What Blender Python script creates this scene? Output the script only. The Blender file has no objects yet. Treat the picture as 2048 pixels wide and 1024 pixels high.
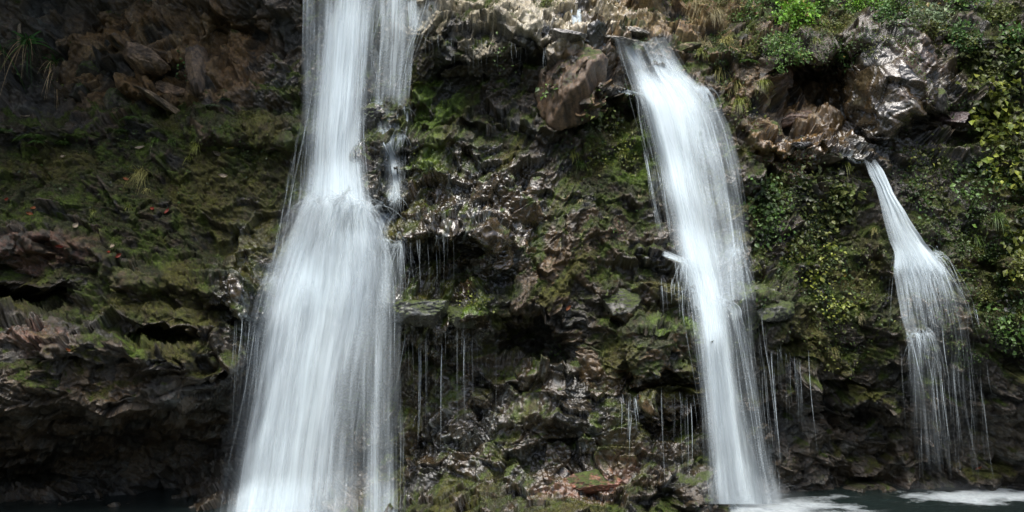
import bpy, math
import numpy as np
RNG = np.random.default_rng(7)
scene = bpy.context.scene
COL = scene.collection
R = math.radians

# ------------------------------------------------------------------ camera
CAM_H, PITCH, TAN = 4.0, R(3.3), 0.5
cam_d = bpy.data.cameras.new('camera'); cam = bpy.data.objects.new('camera', cam_d); COL.objects.link(cam)
cam.location = (0, 0, CAM_H); cam.rotation_euler = (R(90) + PITCH, 0, 0)
cam_d.sensor_width = 36; cam_d.lens = 36; cam_d.clip_start = 0.1; cam_d.clip_end = 500
scene.camera = cam

# ------------------------------------------------------------------ sky, sun, exposure
SUN_EL, SUN_AZ = 66, 192          # azimuth from +Y, clockwise: the sun stands behind the camera and high up
wld = bpy.data.worlds.new('World'); scene.world = wld; wld.use_nodes = True
nt = wld.node_tree; bg = nt.nodes['Background']
sky = nt.nodes.new('ShaderNodeTexSky'); sky.sky_type = 'NISHITA'; sky.sun_disc = False
sky.sun_elevation = R(SUN_EL); sky.sun_rotation = R(SUN_AZ); sky.dust_density = 4.0; sky.ozone_density = 1.0; sky.air_density = 1.0
nt.links.new(sky.outputs[0], bg.inputs[0]); bg.inputs[1].default_value = 0.13
sun_d = bpy.data.lights.new('sun', 'SUN'); sun = bpy.data.objects.new('sun', sun_d); COL.objects.link(sun)
sun_d.energy = 2.2; sun_d.angle = R(28); sun_d.color = (1.0, 0.985, 0.95)
_a, _e = R(SUN_AZ), R(SUN_EL)
from mathutils import Vector
_dir = Vector((math.sin(_a) * math.cos(_e), math.cos(_a) * math.cos(_e), math.sin(_e)))
sun.rotation_euler = (-_dir).to_track_quat('-Z', 'Y').to_euler()
vs = scene.view_settings
vs.view_transform = 'Standard'; vs.look = 'None'; vs.gamma = 1; vs.use_curve_mapping = False
vs.exposure = 0.9
scene.cycles.transparent_max_bounces = 24
scene.cycles.max_bounces = 6; scene.cycles.diffuse_bounces = 3; scene.cycles.glossy_bounces = 2

# ------------------------------------------------------------------ helpers
def tag(o, label=None, cat=None, group=None, kind=None):
    if label: o['label'] = label
    if cat: o['category'] = cat
    if group: o['group'] = group
    if kind: o['kind'] = kind
    return o

def mesh_np(name, V, F, mat, parent=None, attrs=None, smooth=True, uv=None):
    """V (n,3), F (m,k) k = 3 or 4"""
    V = np.ascontiguousarray(V, dtype=np.float32); F = np.ascontiguousarray(F, dtype=np.int32)
    me = bpy.data.meshes.new(name)
    m, k = F.shape
    me.vertices.add(len(V)); me.vertices.foreach_set('co', V.ravel())
    me.loops.add(m * k); me.loops.foreach_set('vertex_index', F.ravel())
    me.polygons.add(m); me.polygons.foreach_set('loop_start', np.arange(0, m * k, k, dtype=np.int32))
    me.update(calc_edges=True)
    me.polygons.foreach_set('use_smooth', np.full(m, smooth, dtype=bool))
    for an, a in (attrs or {}).items():
        a = np.asarray(a, dtype=np.float32)
        if a.ndim == 1:
            t = me.attributes.new(an, 'FLOAT', 'POINT'); t.data.foreach_set('value', a)
        else:
            t = me.attributes.new(an, 'FLOAT_COLOR', 'POINT')
            t.data.foreach_set('color', np.concatenate([a, np.ones((len(a), 1), np.float32)], 1).ravel())
    if uv is not None:
        ul = me.uv_layers.new(name='UVMap'); ul.data.foreach_set('uv', np.asarray(uv, np.float32)[F.ravel()].ravel())
    me.materials.append(mat)
    o = bpy.data.objects.new(name, me); COL.objects.link(o)
    if parent is not None: o.parent = parent
    return o

def empty(name, loc):
    o = bpy.data.objects.new(name, None); COL.objects.link(o)
    o.location = tuple(float(v) for v in loc); o.empty_display_size = 0.2
    return o

def sm(a, b, x):
    t = np.clip((x - a) / (b - a), 0, 1); return t * t * (3 - 2 * t)

def _hash(ix, iy, iz, seed):
    h = (ix.astype(np.int64) * 374761393 + iy.astype(np.int64) * 668265263 + iz.astype(np.int64) * 2147483647 + seed * 1274126177) & 0xffffffff
    h = ((h ^ (h >> 13)) * 1274126177) & 0xffffffff
    h = ((h ^ (h >> 16)) * 2246822519) & 0xffffffff
    h = h ^ (h >> 15)
    return (h & 0xffffff).astype(np.float32) / np.float32(0xffffff)

def vnoise(x, y, seed=0):
    ix = np.floor(x).astype(np.int64); iy = np.floor(y).astype(np.int64)
    fx = (x - ix).astype(np.float32); fy = (y - iy).astype(np.float32)
    fx = fx * fx * fx * (fx * (fx * 6 - 15) + 10); fy = fy * fy * fy * (fy * (fy * 6 - 15) + 10)
    z = np.zeros_like(ix)
    a = _hash(ix, iy, z, seed); b = _hash(ix + 1, iy, z, seed); c = _hash(ix, iy + 1, z, seed); d = _hash(ix + 1, iy + 1, z, seed)
    return (a + (b - a) * fx) * (1 - fy) + (c + (d - c) * fx) * fy      # 0..1

def fbm(x, y, oct=4, seed=0, gain=0.5, ridged=False):
    s = 0; a = 1; tot = 0
    c, sn = math.cos(0.6), math.sin(0.6)
    for o in range(oct):
        n = vnoise(x, y, seed + o * 17)
        if ridged: n = 1 - np.abs(2 * n - 1)
        s = s + a * n; tot += a; a *= gain
        x, y = (x * c - y * sn) * 2.03 + 11.3, (x * sn + y * c) * 2.03 + 5.7
    return s / tot

def worley(x, y, seed=0, jit=0.95):
    """returns f1, f2, cell random (3 values), offset to the cell centre"""
    ix = np.floor(x).astype(np.int64); iy = np.floor(y).astype(np.int64)
    f1 = np.full(x.shape, 9., np.float32); f2 = f1.copy()
    cx = np.zeros_like(ix); cy = np.zeros_like(iy); ox = np.zeros_like(f1); oy = np.zeros_like(f1)
    z = np.zeros_like(ix)
    for dx in (-1, 0, 1):
        for dy in (-1, 0, 1):
            jx, jy = ix + dx, iy + dy
            px = jx + 0.5 + jit * (_hash(jx, jy, z, seed) - 0.5); py = jy + 0.5 + jit * (_hash(jx, jy, z, seed + 1) - 0.5)
            ddx = (x - px).astype(np.float32); ddy = (y - py).astype(np.float32)
            d = np.sqrt(ddx * ddx + ddy * ddy)
            near = d < f1
            f2 = np.where(near, f1, np.minimum(f2, d)); f1 = np.where(near, d, f1)
            cx = np.where(near, jx, cx); cy = np.where(near, jy, cy); ox = np.where(near, ddx, ox); oy = np.where(near, ddy, oy)
    return f1, f2, _hash(cx, cy, z, seed + 2), _hash(cx, cy, z, seed + 3), _hash(cx, cy, z, seed + 4), ox, oy

def vnoise3(x, y, z, seed=0):
    ix = np.floor(x).astype(np.int64); iy = np.floor(y).astype(np.int64); iz = np.floor(z).astype(np.int64)
    fx = (x - ix).astype(np.float32); fy = (y - iy).astype(np.float32); fz = (z - iz).astype(np.float32)
    fx = fx * fx * (3 - 2 * fx); fy = fy * fy * (3 - 2 * fy); fz = fz * fz * (3 - 2 * fz)
    def sl(k):
        a = _hash(ix, iy, iz + k, seed); b = _hash(ix + 1, iy, iz + k, seed); c = _hash(ix, iy + 1, iz + k, seed); d = _hash(ix + 1, iy + 1, iz + k, seed)
        return (a + (b - a) * fx) * (1 - fy) + (c + (d - c) * fx) * fy
    p, q = sl(0), sl(1)
    return p + (q - p) * fz
def fbm3(x, y, z, oct=3, seed=0, gain=0.5, ridged=False):
    s = 0; a = 1; tot = 0
    for o in range(oct):
        n = vnoise3(x, y, z, seed + o * 17)
        if ridged: n = 1 - np.abs(2 * n - 1)
        s = s + a * n; tot += a; a *= gain
        x, y, z = (x * .8 - z * .6) * 2.03 + 11.3, y * 2.03 + 3.1, (x * .6 + z * .8) * 2.03 + 5.7
    return s / tot
def worley3(x, y, z, seed=0, jit=.85):
    """nearest of the eight closest jittered cell centres"""
    ix = np.floor(x - .5).astype(np.int64); iy = np.floor(y - .5).astype(np.int64); iz = np.floor(z - .5).astype(np.int64)
    f1 = np.full(x.shape, 9., np.float32); f2 = f1.copy(); K = [np.zeros_like(ix) for _ in range(3)]; O = [np.zeros_like(f1) for _ in range(3)]
    for dx in (0, 1):
        for dy in (0, 1):
            for dz in (0, 1):
                j = (ix + dx, iy + dy, iz + dz)
                d_ = [(v - (c + .5 + jit * (_hash(*j, seed + q) - .5))).astype(np.float32) for q, (v, c) in enumerate(zip((x, y, z), j))]
                d = np.sqrt(d_[0] ** 2 + d_[1] ** 2 + d_[2] ** 2); near = d < f1
                f2 = np.where(near, f1, np.minimum(f2, d)); f1 = np.where(near, d, f1)
                K = [np.where(near, n, o) for n, o in zip(j, K)]; O = [np.where(near, n, o) for n, o in zip(d_, O)]
    return f1, f2, _hash(*K, seed + 3), _hash(*K, seed + 4), _hash(*K, seed + 5), _hash(*K, seed + 6), O
def facets(x, y, z, seed, tilt=1.0, off=0.5, crack=0.25, cw=0.06):
    f1, f2, r1, r2, r3, r4, O = worley3(x, y, z, seed)
    h = (r1 - 0.5) * off + tilt * ((r2 - 0.5) * O[0] + (r3 - 0.5) * O[2] + (r4 - .5) * O[1])
    h -= crack * np.exp(-(f2 - f1) / cw)
    return h, r1

def ray(px, py):
    a = (np.asarray(px, float) - 1024) / 1024 * TAN; b = (512 - np.asarray(py, float)) / 1024 * TAN
    return a, math.cos(PITCH) - b * math.sin(PITCH), math.sin(PITCH) + b * math.cos(PITCH)
def pt(px, py, Y):
    dx, dy, dz = ray(px, py); t = np.asarray(Y, float) / dy
    return np.stack([dx * t, dy * t, CAM_H + dz * t], -1)

# ------------------------------------------------------------------ materials
def new_mat(name):
    m = bpy.data.materials.new(name); m.use_nodes = True
    for n in list(m.node_tree.nodes): m.node_tree.nodes.remove(n)
    return m, m.node_tree.nodes, m.node_tree.links

def rock_material(name, use_attr=True, base=(0.05, 0.045, 0.035)):
    m, N, L = new_mat(name)
    out = N.new('ShaderNodeOutputMaterial'); bs = N.new('ShaderNodeBsdfPrincipled'); L.new(bs.outputs[0], out.inputs[0])
    tc = N.new('ShaderNodeNewGeometry')
    n1 = N.new('ShaderNodeTexNoise'); n1.inputs['Scale'].default_value = 14; n1.inputs['Detail'].default_value = 6; n1.inputs['Roughness'].default_value = 0.7
    L.new(tc.outputs['Position'], n1.inputs['Vector'])
    mr = N.new('ShaderNodeMapRange'); mr.inputs[1].default_value = 0.3; mr.inputs[2].default_value = 0.7; mr.inputs[3].default_value = 0.3; mr.inputs[4].default_value = 1.8
    L.new(n1.outputs[0], mr.inputs[0])
    mx = N.new('ShaderNodeVectorMath'); mx.operation = 'SCALE'
    if use_attr:
        at = N.new('ShaderNodeAttribute'); at.attribute_name = 'col'; L.new(at.outputs['Color'], mx.inputs[0])
    else: mx.inputs[0].default_value = base
    L.new(mr.outputs[0], mx.inputs['Scale']); L.new(mx.outputs[0], bs.inputs['Base Color'])
    if use_attr:
        aw = N.new('ShaderNodeAttribute'); aw.attribute_name = 'rough'
        n3 = N.new('ShaderNodeTexNoise'); n3.inputs['Scale'].default_value = 5; n3.inputs['Detail'].default_value = 4; L.new(tc.outputs['Position'], n3.inputs['Vector'])
        ad = N.new('ShaderNodeMath'); ad.operation = 'MULTIPLY_ADD'; L.new(n3.outputs[0], ad.inputs[0]); ad.inputs[1].default_value = 0.5
        sb = N.new('ShaderNodeMath'); sb.operation = 'SUBTRACT'; L.new(aw.outputs['Fac'], sb.inputs[0]); sb.inputs[1].default_value = 0.25
        L.new(sb.outputs[0], ad.inputs[2]); ad.use_clamp = True
        mxr = N.new('ShaderNodeMath'); mxr.operation = 'MAXIMUM'; L.new(ad.outputs[0], mxr.inputs[0]); mxr.inputs[1].default_value = 0.2
        L.new(mxr.outputs[0], bs.inputs['Roughness'])
        cw = N.new('ShaderNodeMapRange'); cw.inputs[1].default_value = .66; cw.inputs[2].default_value = .34; cw.inputs[3].default_value = 0; cw.inputs[4].default_value = 1.; L.new(ad.outputs[0], cw.inputs[0])
        L.new(cw.outputs[0], bs.inputs['Coat Weight']); bs.inputs['Coat Roughness'].default_value = .17; bs.inputs['Coat IOR'].default_value = 1.5
    else: bs.inputs['Roughness'].default_value = 0.45
    n2 = N.new('ShaderNodeTexNoise'); n2.inputs['Scale'].default_value = 38; n2.inputs['Detail'].default_value = 5; n2.inputs['Roughness'].default_value = 0.75
    L.new(tc.outputs['Position'], n2.inputs['Vector'])
    bp = N.new('ShaderNodeBump'); bp.inputs['Distance'].default_value = 0.05; bp.inputs['Strength'].default_value = .9
    if use_attr:
        bst = N.new('ShaderNodeMapRange'); bst.inputs[1].default_value = .2; bst.inputs[2].default_value = .6; bst.inputs[3].default_value = .15; bst.inputs[4].default_value = 1; L.new(aw.outputs['Fac'], bst.inputs[0]); L.new(bst.outputs[0], bp.inputs['Strength'])
    L.new(n2.outputs[0], bp.inputs['Height']); L.new(bp.outputs[0], bs.inputs['Normal']); L.new(bp.outputs[0], bs.inputs['Coat Normal'])
    return m

def foliage_material(name, rough=0.45):
    m, N, L = new_mat(name)
    out = N.new('ShaderNodeOutputMaterial'); bs = N.new('ShaderNodeBsdfPrincipled'); tr = N.new('ShaderNodeBsdfTranslucent'); mx = N.new('ShaderNodeMixShader')
    at = N.new('ShaderNodeAttribute'); at.attribute_name = 'col'
    g = N.new('ShaderNodeNewGeometry'); n = N.new('ShaderNodeTexNoise'); n.inputs['Scale'].default_value = 25; L.new(g.outputs['Position'], n.inputs['Vector'])
    mr = N.new('ShaderNodeMapRange'); mr.inputs[1].default_value = 0.3; mr.inputs[2].default_value = 0.7; mr.inputs[3].default_value = 0.7; mr.inputs[4].default_value = 1.3; L.new(n.outputs[0], mr.inputs[0])
    sc = N.new('ShaderNodeVectorMath'); sc.operation = 'SCALE'; L.new(at.outputs['Color'], sc.inputs[0]); L.new(mr.outputs[0], sc.inputs['Scale'])
    L.new(sc.outputs[0], bs.inputs['Base Color']); L.new(sc.outputs[0], tr.inputs['Color']); bs.inputs['Roughness'].default_value = rough
    mx.inputs[0].default_value = 0.3; L.new(bs.outputs[0], mx.inputs[1]); L.new(tr.outputs[0], mx.inputs[2]); L.new(mx.outputs[0], out.inputs[0])
    return m

def water_sheet_material(name, ku, kv, contrast=0.3, amax=0.95):
    """long silky threads of falling water: streaks run along v, density comes from the mesh"""
    m, N, L = new_mat(name)
    out = N.new('ShaderNodeOutputMaterial')
    uv = N.new('ShaderNodeUVMap'); uv.uv_map = 'UVMap'
    def streak(su, sv, det, seed):
        mp = N.new('ShaderNodeVectorMath'); mp.operation = 'MULTIPLY_ADD'; L.new(uv.outputs[0], mp.inputs[0]); mp.inputs[1].default_value = (su, sv, 0); mp.inputs[2].default_value = (seed, seed * .7, seed * 1.3)
        n = N.new('ShaderNodeTexNoise'); n.inputs['Scale'].default_value = 1; n.inputs['Detail'].default_value = det; n.inputs['Roughness'].default_value = 0.6; L.new(mp.outputs[0], n.inputs['Vector'])
        return n.outputs[0]
    a = streak(ku, kv, 2, 3.1); b = streak(ku * 0.22, kv * 0.8, 2, 9.7)
    ad = N.new('ShaderNodeMath'); ad.operation = 'MULTIPLY_ADD'; L.new(b, ad.inputs[0]); ad.inputs[1].default_value = 0.9
    ms = N.new('ShaderNodeMath'); ms.operation = 'MULTIPLY'; L.new(a, ms.inputs[0]); ms.inputs[1].default_value = 0.5; L.new(ms.outputs[0], ad.inputs[2])
    nr = N.new('ShaderNodeMapRange'); nr.inputs[1].default_value = 0.50; nr.inputs[2].default_value = 0.90; L.new(ad.outputs[0], nr.inputs[0])
    at = N.new('ShaderNodeAttribute'); at.attribute_name = 'dens'
    th = N.new('ShaderNodeMath'); th.operation = 'SUBTRACT'; th.inputs[0].default_value = 1.0; L.new(at.outputs['Fac'], th.inputs[1])
    lo = N.new('ShaderNodeMath'); lo.operation = 'SUBTRACT'; L.new(th.outputs[0], lo.inputs[0]); lo.inputs[1].default_value = contrast
    hi = N.new('ShaderNodeMath'); hi.operation = 'ADD'; L.new(th.outputs[0], hi.inputs[0]); hi.inputs[1].default_value = contrast
    al = N.new('ShaderNodeMapRange'); L.new(nr.outputs[0], al.inputs[0]); L.new(lo.outputs[0], al.inputs[1]); L.new(hi.outputs[0], al.inputs[2]); al.inputs[4].default_value = amax
    sq = N.new('ShaderNodeMath'); sq.operation = 'MULTIPLY'; sq.use_clamp = True
    dm = N.new('ShaderNodeMath'); dm.operation = 'MULTIPLY'; dm.use_clamp = True; L.new(at.outputs['Fac'], dm.inputs[0]); dm.inputs[1].default_value = 2.2
    # silky part (even) and streaky part of the veil
    sk = N.new('ShaderNodeMath'); sk.operation = 'MULTIPLY_ADD'; L.new(al.outputs[0], sk.inputs[0]); sk.inputs[1].default_value = .62
    ev = N.new('ShaderNodeMath'); ev.operation = 'MULTIPLY'; ev.use_clamp = True; L.new(at.outputs['Fac'], ev.inputs[0]); ev.inputs[1].default_value = .27; L.new(ev.outputs[0], sk.inputs[2])
    L.new(sk.outputs[0], sq.inputs[0]); L.new(dm.outputs[0], sq.inputs[1])
    return _water_tail(m, N, L, out, sq.outputs[0])

def _water_tail(m, N, L, out, alpha):
    # drops scatter light whichever way they face: the sheet is shaded as if it leaned back
    vn = N.new('ShaderNodeCombineXYZ'); vn.inputs[1].default_value = -.60; vn.inputs[2].default_value = .80
    d = N.new('ShaderNodeBsdfDiffuse'); d.inputs[0].default_value = (0.70, 0.80, 0.845, 1); L.new(vn.outputs[0], d.inputs['Normal'])
    t = N.new('ShaderNodeBsdfTranslucent'); t.inputs[0].default_value = (0.70, 0.80, 0.845, 1)
    mx = N.new('ShaderNodeMixShader'); mx.inputs[0].default_value = 0.25; L.new(d.outputs[0], mx.inputs[1]); L.new(t.outputs[0], mx.inputs[2])
    tp = N.new('ShaderNodeBsdfTransparent'); m2 = N.new('ShaderNodeMixShader')
    if hasattr(alpha, 'node'): L.new(alpha, m2.inputs[0])
    else: m2.inputs[0].default_value = alpha
    L.new(tp.outputs[0], m2.inputs[1]); L.new(mx.outputs[0], m2.inputs[2]); L.new(m2.outputs[0], out.inputs[0])
    return m

def water_thread_material(name):
    m, N, L = new_mat(name)
    out = N.new('ShaderNodeOutputMaterial')
    at = N.new('ShaderNodeAttribute'); at.attribute_name = 'dens'
    g = N.new('ShaderNodeNewGeometry'); n = N.new('ShaderNodeTexNoise'); n.inputs['Scale'].default_value = 1
    mp = N.new('ShaderNodeVectorMath'); mp.operation = 'MULTIPLY'; mp.inputs[1].default_value = (9, 9, 2.2); L.new(g.outputs['Position'], mp.inputs[0]); L.new(mp.outputs[0], n.inputs['Vector'])
    mr = N.new('ShaderNodeMapRange'); mr.inputs[1].default_value = 0.3; mr.inputs[2].default_value = 0.65; mr.inputs[3].default_value = 0.25; L.new(n.outputs[0], mr.inputs[0])
    ml = N.new('ShaderNodeMath'); ml.operation = 'MULTIPLY'; L.new(at.outputs['Fac'], ml.inputs[0]); L.new(mr.outputs[0], ml.inputs[1])
    return _water_tail(m, N, L, out, ml.outputs[0])

M_ROCK = rock_material('wet mossy rock')
M_LEAF = foliage_material('leaves')
M_DRY = foliage_material('dry blades', 0.6)
M_MOSS = foliage_material('moss fibres', 0.8)
M_SHEET = water_sheet_material('falling water', 1.0, 1.0, 0.42, .78)
M_FINE = water_sheet_material('thin water veil', 1.0, 1.0, 0.30, 0.6)
M_THREAD = water_thread_material('water threads')

def simple_mat(name, col, rough=0.7, bump=0.4, scale=30, var=0.5):
    m, N, L = new_mat(name)
    out = N.new('ShaderNodeOutputMaterial'); bs = N.new('ShaderNodeBsdfPrincipled'); L.new(bs.outputs[0], out.inputs[0])
    g = N.new('ShaderNodeNewGeometry'); n = N.new('ShaderNodeTexNoise'); n.inputs['Scale'].default_value = scale; n.inputs['Detail'].default_value = 5; L.new(g.outputs['Position'], n.inputs['Vector'])
    mr = N.new('ShaderNodeMapRange'); mr.inputs[1].default_value = 0.3; mr.inputs[2].default_value = 0.7; mr.inputs[3].default_value = 1 - var; mr.inputs[4].default_value = 1 + var; L.new(n.outputs[0], mr.inputs[0])
    sc = N.new('ShaderNodeVectorMath'); sc.operation = 'SCALE'; sc.inputs[0].default_value = col; L.new(mr.outputs[0], sc.inputs['Scale']); L.new(sc.outputs[0], bs.inputs['Base Color'])
    bs.inputs['Roughness'].default_value = rough
    bp = N.new('ShaderNodeBump'); bp.inputs['Strength'].default_value = bump; bp.inputs['Distance'].default_value = 0.02; L.new(n.outputs[0], bp.inputs['Height']); L.new(bp.outputs[0], bs.inputs['Normal'])
    return m
M_BARK = simple_mat('bark', (0.07, 0.05, 0.03), 0.8, 0.6, 40)
M_DEADWOOD = simple_mat('pale dead wood', (0.22, 0.17, 0.11), 0.7, 0.5, 30)

# ------------------------------------------------------------------ the cliff: big shape
PXC = np.array([-700, -300, 0, 200, 400, 520, 700, 850, 1000, 1150, 1300, 1400, 1550, 1700, 1800, 1900, 2100, 2400, 2900], float)
TAB = {  # top three rows, left end: unseen overhang added to shade the cliff below
 -900: [7, 7, 7, 7, 6, 4, 0, -3, -5, -7, -8, -8, -9, -9, -9, -8, -7, -6, -4],
 -450: [6, 4.6, 4, 3.6, 2.6, 1.4, 0, -1.5, -3, -5, -5.5, -6, -6.5, -6.5, -6, -5.5, -5, -4, -2],
 -180: [3.0, 2.4, 1.7, 1.2, .8, .5, 0, -1, -2.5, -3, -3.5, -4, -4.5, -4.5, -4, -3.5, -3, -2, 0],
 -20: [.5, 0, -.4, -.6, -.3, .2, .5, .3, -.4, -1.6, -2.3, -2.6, -2.4, -2, -1.3, -1.2, -.5, .4, 2],
 100: [.5, 0, -.3, -.3, -.2, .2, .45, .8, .7, .3, -.8, -.8, -.8, -.9, -.3, -.2, 0, .8, 2.4],
 200: [.8, .4, .2, .1, .1, .4, .5, .1, .2, .4, .1, 0, -.3, -.9, -.1, 0, .4, 1.2, 3],
 300: [1.2, 1, .8, .7, .7, .6, .6, .7, .8, .6, .4, .3, .2, 0, .1, 0, .7, 1.5, 3.2],
 400: [1.8, 1.6, 1.4, 1.3, 1.1, .9, .9, 1.2, 1.2, 1, .7, .6, .5, .4, .3, .3, .9, 1.8, 3.4],
 500: [2.2, 2.1, 1.9, 1.8, 1.6, 1.3, 1.4, 1.7, 1.6, 1.2, 1.0, .9, .8, .6, .6, .6, 1.1, 2, 3.6],
 600: [2.8, 2.5, 2.4, 2.6, 2.4, 1.7, 1.4, 1.7, 1.7, 1.5, 1.4, 1.3, 1.2, 1.0, 1.0, 1.0, 1.3, 2, 3.6],
 700: [3.8, 3.8, 3.7, 3.6, 2.9, 1.5, 1.2, 1.2, 1.2, 1.4, 1.8, 1.6, 1.2, .9, 1.0, 1.1, 1.3, 2, 3.6],
 800: [4.0, 3.9, 3.7, 3.1, 1.7, .5, .7, 1.0, 1.4, 1.8, 1.9, 1.6, .7, .2, .3, .4, .6, 1.3, 3.0],
 900: [2, 1.4, 1, .6, .2, .0, .7, 1.2, 1.8, 2.1, 2.2, 1.8, .3, -.3, -.3, -.2, 0, .8, 2.6],
 975: [1.2, .9, .7, .6, .6, .7, 1.3, 1.8, 2.2, 2.5, 2.6, 2.1, .1, -.5, -.5, -.5, -.4, .4, 2.4],
 1030: [1.7, 1.7, 1.7, 1.7, 1.8, 2.2, 2.7, 2.9, 3.2, 3.3, 3.2, 2.6, .1, -.5, -.6, -.6, -.5, .4, 2.4],
 1250: [3.4, 3.4, 3.4, 3.4, 3.4, 3.4, 3.6, 3.8, 4, 4, 3.7, 2.9, .1, -.5, -.6, -.6, -.5, .4, 2.4],
}
ROWS = np.array(sorted(TAB), float); GT = np.array([TAB[int(r)] for r in ROWS])

def catmull(xq, xs, ys):
    """smooth interpolation with Hermite tangents, ys (n, ...)"""
    xs = np.asarray(xs, float); i = np.clip(np.searchsorted(xs, xq) - 1, 0, len(xs) - 2)
    h = xs[i + 1] - xs[i]; t = np.clip((xq - xs[i]) / h, 0, 1)
    m = np.gradient(ys, xs, axis=0) * 0.8
    e = (slice(None),) + (None,) * (ys.ndim - 1)
    t = t[e]; h = h[e]
    return (2*t**3-3*t**2+1)*ys[i] + (t**3-2*t**2+t)*h*m[i] + (-2*t**3+3*t**2)*ys[i+1] + (t**3-t**2)*h*m[i+1]

# grid lines in the directions seen from in front; finer where the picture is
gx = np.concatenate([np.arange(-700, -60, 8), np.arange(-60, 2110, 1.6), np.arange(2110, 2900, 8)])
gy = np.concatenate([np.arange(-900, -60, 9), np.arange(-60, 1060, 1.6), np.arange(1060, 1250, 6)])
NX, NY = len(gx), len(gy)
base = catmull(gy, ROWS, catmull(gx, PXC, GT.T).T)          # (NY, NX)
PX, PY = np.meshgrid(gx, gy)
WX = PX + 26 * (fbm(PX / 70, PY / 70, 3, 5) - .5) * 2; WY = PY + 26 * (fbm(PX / 70, PY / 70, 3, 55) - .5) * 2   # ragged outlines
WX += 8 * (fbm(PX / 18, PY / 18, 2, 15) - .5) * 2; WY += 8 * (fbm(PX / 18, PY / 18, 2, 35) - .5) * 2

def ledge(pts, amp, up, down, taper=40):
    xs = np.array([p[0] for p in pts], float); ys = np.array([p[1] for p in pts], float)
    lip = np.interp(WX, xs, ys); d = WY - lip
    w = sm(xs[0] - taper, xs[0] + taper * .3, WX) * (1 - sm(xs[-1] - taper * .3, xs[-1] + taper, WX))
    return amp * w * np.where(d < 0, sm(-up, 0, d) ** 1.5, 1 - sm(0, down, d))
def dome(cx, cy, rx, ry, amp, rot=0, flat=2.0):
    c, s = math.cos(R(rot)), math.sin(R(rot)); dx, dy = WX - cx, WY - cy
    u, v = (dx * c + dy * s) / rx, (-dx * s + dy * c) / ry
    q = np.clip(1 - (np.abs(u) ** flat + np.abs(v) ** flat), 0, 1)
    return amp * np.sqrt(q)
def pit(cx, cy, rx, ry, amp, rot=0):
    c, s = math.cos(R(rot)), math.sin(R(rot)); dx, dy = WX - cx, WY - cy
    u, v = (dx * c + dy * s) / rx, (-dx * s + dy * c) / ry
    return -amp * sm(1.15, 0.55, np.sqrt(u * u + v * v))
def seg(x0, y0, x1, y1, w):
    dx, dy = x1 - x0, y1 - y0; t = np.clip(((WX - x0) * dx + (WY - y0) * dy) / (dx*dx + dy*dy), 0, 1)
    return np.exp(-((WX - x0 - t * dx) ** 2 + (WY - y0 - t * dy) ** 2) / (w * w))

rel = base.copy()
# left side: ledges, caves, the low hanging belly
rel += ledge([(-60, 232), (120, 236), (300, 245), (480, 262), (600, 268)], .45, 30, 50)
rel += ledge([(-60, 500), (100, 480), (220, 530), (330, 560), (440, 575), (500, 620)], .55, 70, 45)
rel += pit(50, 596, 100, 36, 1.5, 5) + pit(318, 668, 68, 20, 1.1, 4)
rel += ledge([(-60, 640), (40, 668), (100, 700), (170, 690)], .35, 40, 30)
rel += ledge([(200, 708), (280, 722), (360, 730)], .5, 45, 30)
rel += ledge([(-60, 925), (60, 900), (180, 868), (300, 815), (400, 775), (480, 735)], .9, 90, 55)
rel += pit(250, 925, 330, 85, .6, -14)
rel += ledge([(60, 775), (140, 800), (220, 830)], .3, 40, 25)
# top left: rock wall with slanting slabs
rel += .35 * seg(395, 0, 420, 210, 26) + .3 * seg(210, 20, 120, 90, 22)
rel += ledge([(235, 85), (290, 95), (350, 120)], .35, 30, 20, 15) + ledge([(240, 165), (300, 190), (350, 212)], .4, 40, 16, 15)
rel += pit(470, 100, 60, 60, .4)
# behind and beside the first fall
rel += ledge([(590, 262), (640, 262)], .2, 60, 30) + ledge([(610, 418), (680, 402), (740, 432)], .7, 26, 70, 20)
rel += ledge([(690, 500), (760, 490), (840, 492)], .5, 30, 40, 20)
rel += dome(745, 330, 42, 70, .3) + dome(735, 395, 30, 26, .25) + dome(780, 222, 40, 20, .25) + dome(770, 260, 45, 50, .25)
# centre: top overhang, shelf, blocks
rel += ledge([(800, 62), (850, 52), (900, 85), (960, 95), (1040, 92), (1100, 84)], .38, 100, 42, 20)
rel += .45 * seg(950, 20, 1120, 70, 28) + .35 * seg(840, 0, 900, 50, 16)
rel += ledge([(1090, 196), (1150, 236), (1190, 200), (1206, 170)], .2, 60, 25, 10)
rel += dome(1148, 160, 66, 92, .75, 12, 2.6)
rel += ledge([(1195, 178), (1250, 186), (1300, 196)], .5, 20, 24, 12)
rel += pit(1225, 245, 45, 50, .35) + pit(950, 140, 120, 30, .15)
rel += ledge([(830, 228), (900, 240), (1000, 238), (1090, 262)], .35, 36, 22) + ledge([(820, 285), (880, 290), (960, 300)], .22, 26, 16)
rel += ledge([(820, 340), (870, 345), (900, 350)], .2, 26, 16)
rel += ledge([(812, 478), (870, 466), (925, 470), (990, 500)], .65, 90, 26, 14)
rel += pit(895, 540, 78, 50, .8, 3) + dome(965, 520, 45, 62, .45, 15)
rel += ledge([(780, 622), (840, 648), (900, 660), (950, 622), (1010, 612), (1090, 622)], .6, 46, 34, 25)
rel += dome(835, 628, 46, 36, .35) + dome(925, 632, 40, 28, .3)
rel += pit(1075, 690, 90, 50, 1.0, 8) + pit(850, 760, 90, 90, .4)
rel += dome(1255, 600, 52, 48, .35) + dome(1320, 700, 85, 72, .75, 0, 2.4) + pit(1330, 765, 70, 14, .5, -5)
rel += ledge([(1200, 590), (1260, 560), (1340, 580)], .3, 30, 26)
rel += ledge([(1150, 655), (1240, 668), (1330, 655), (1400, 690)], .25, 30, 20)
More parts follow.
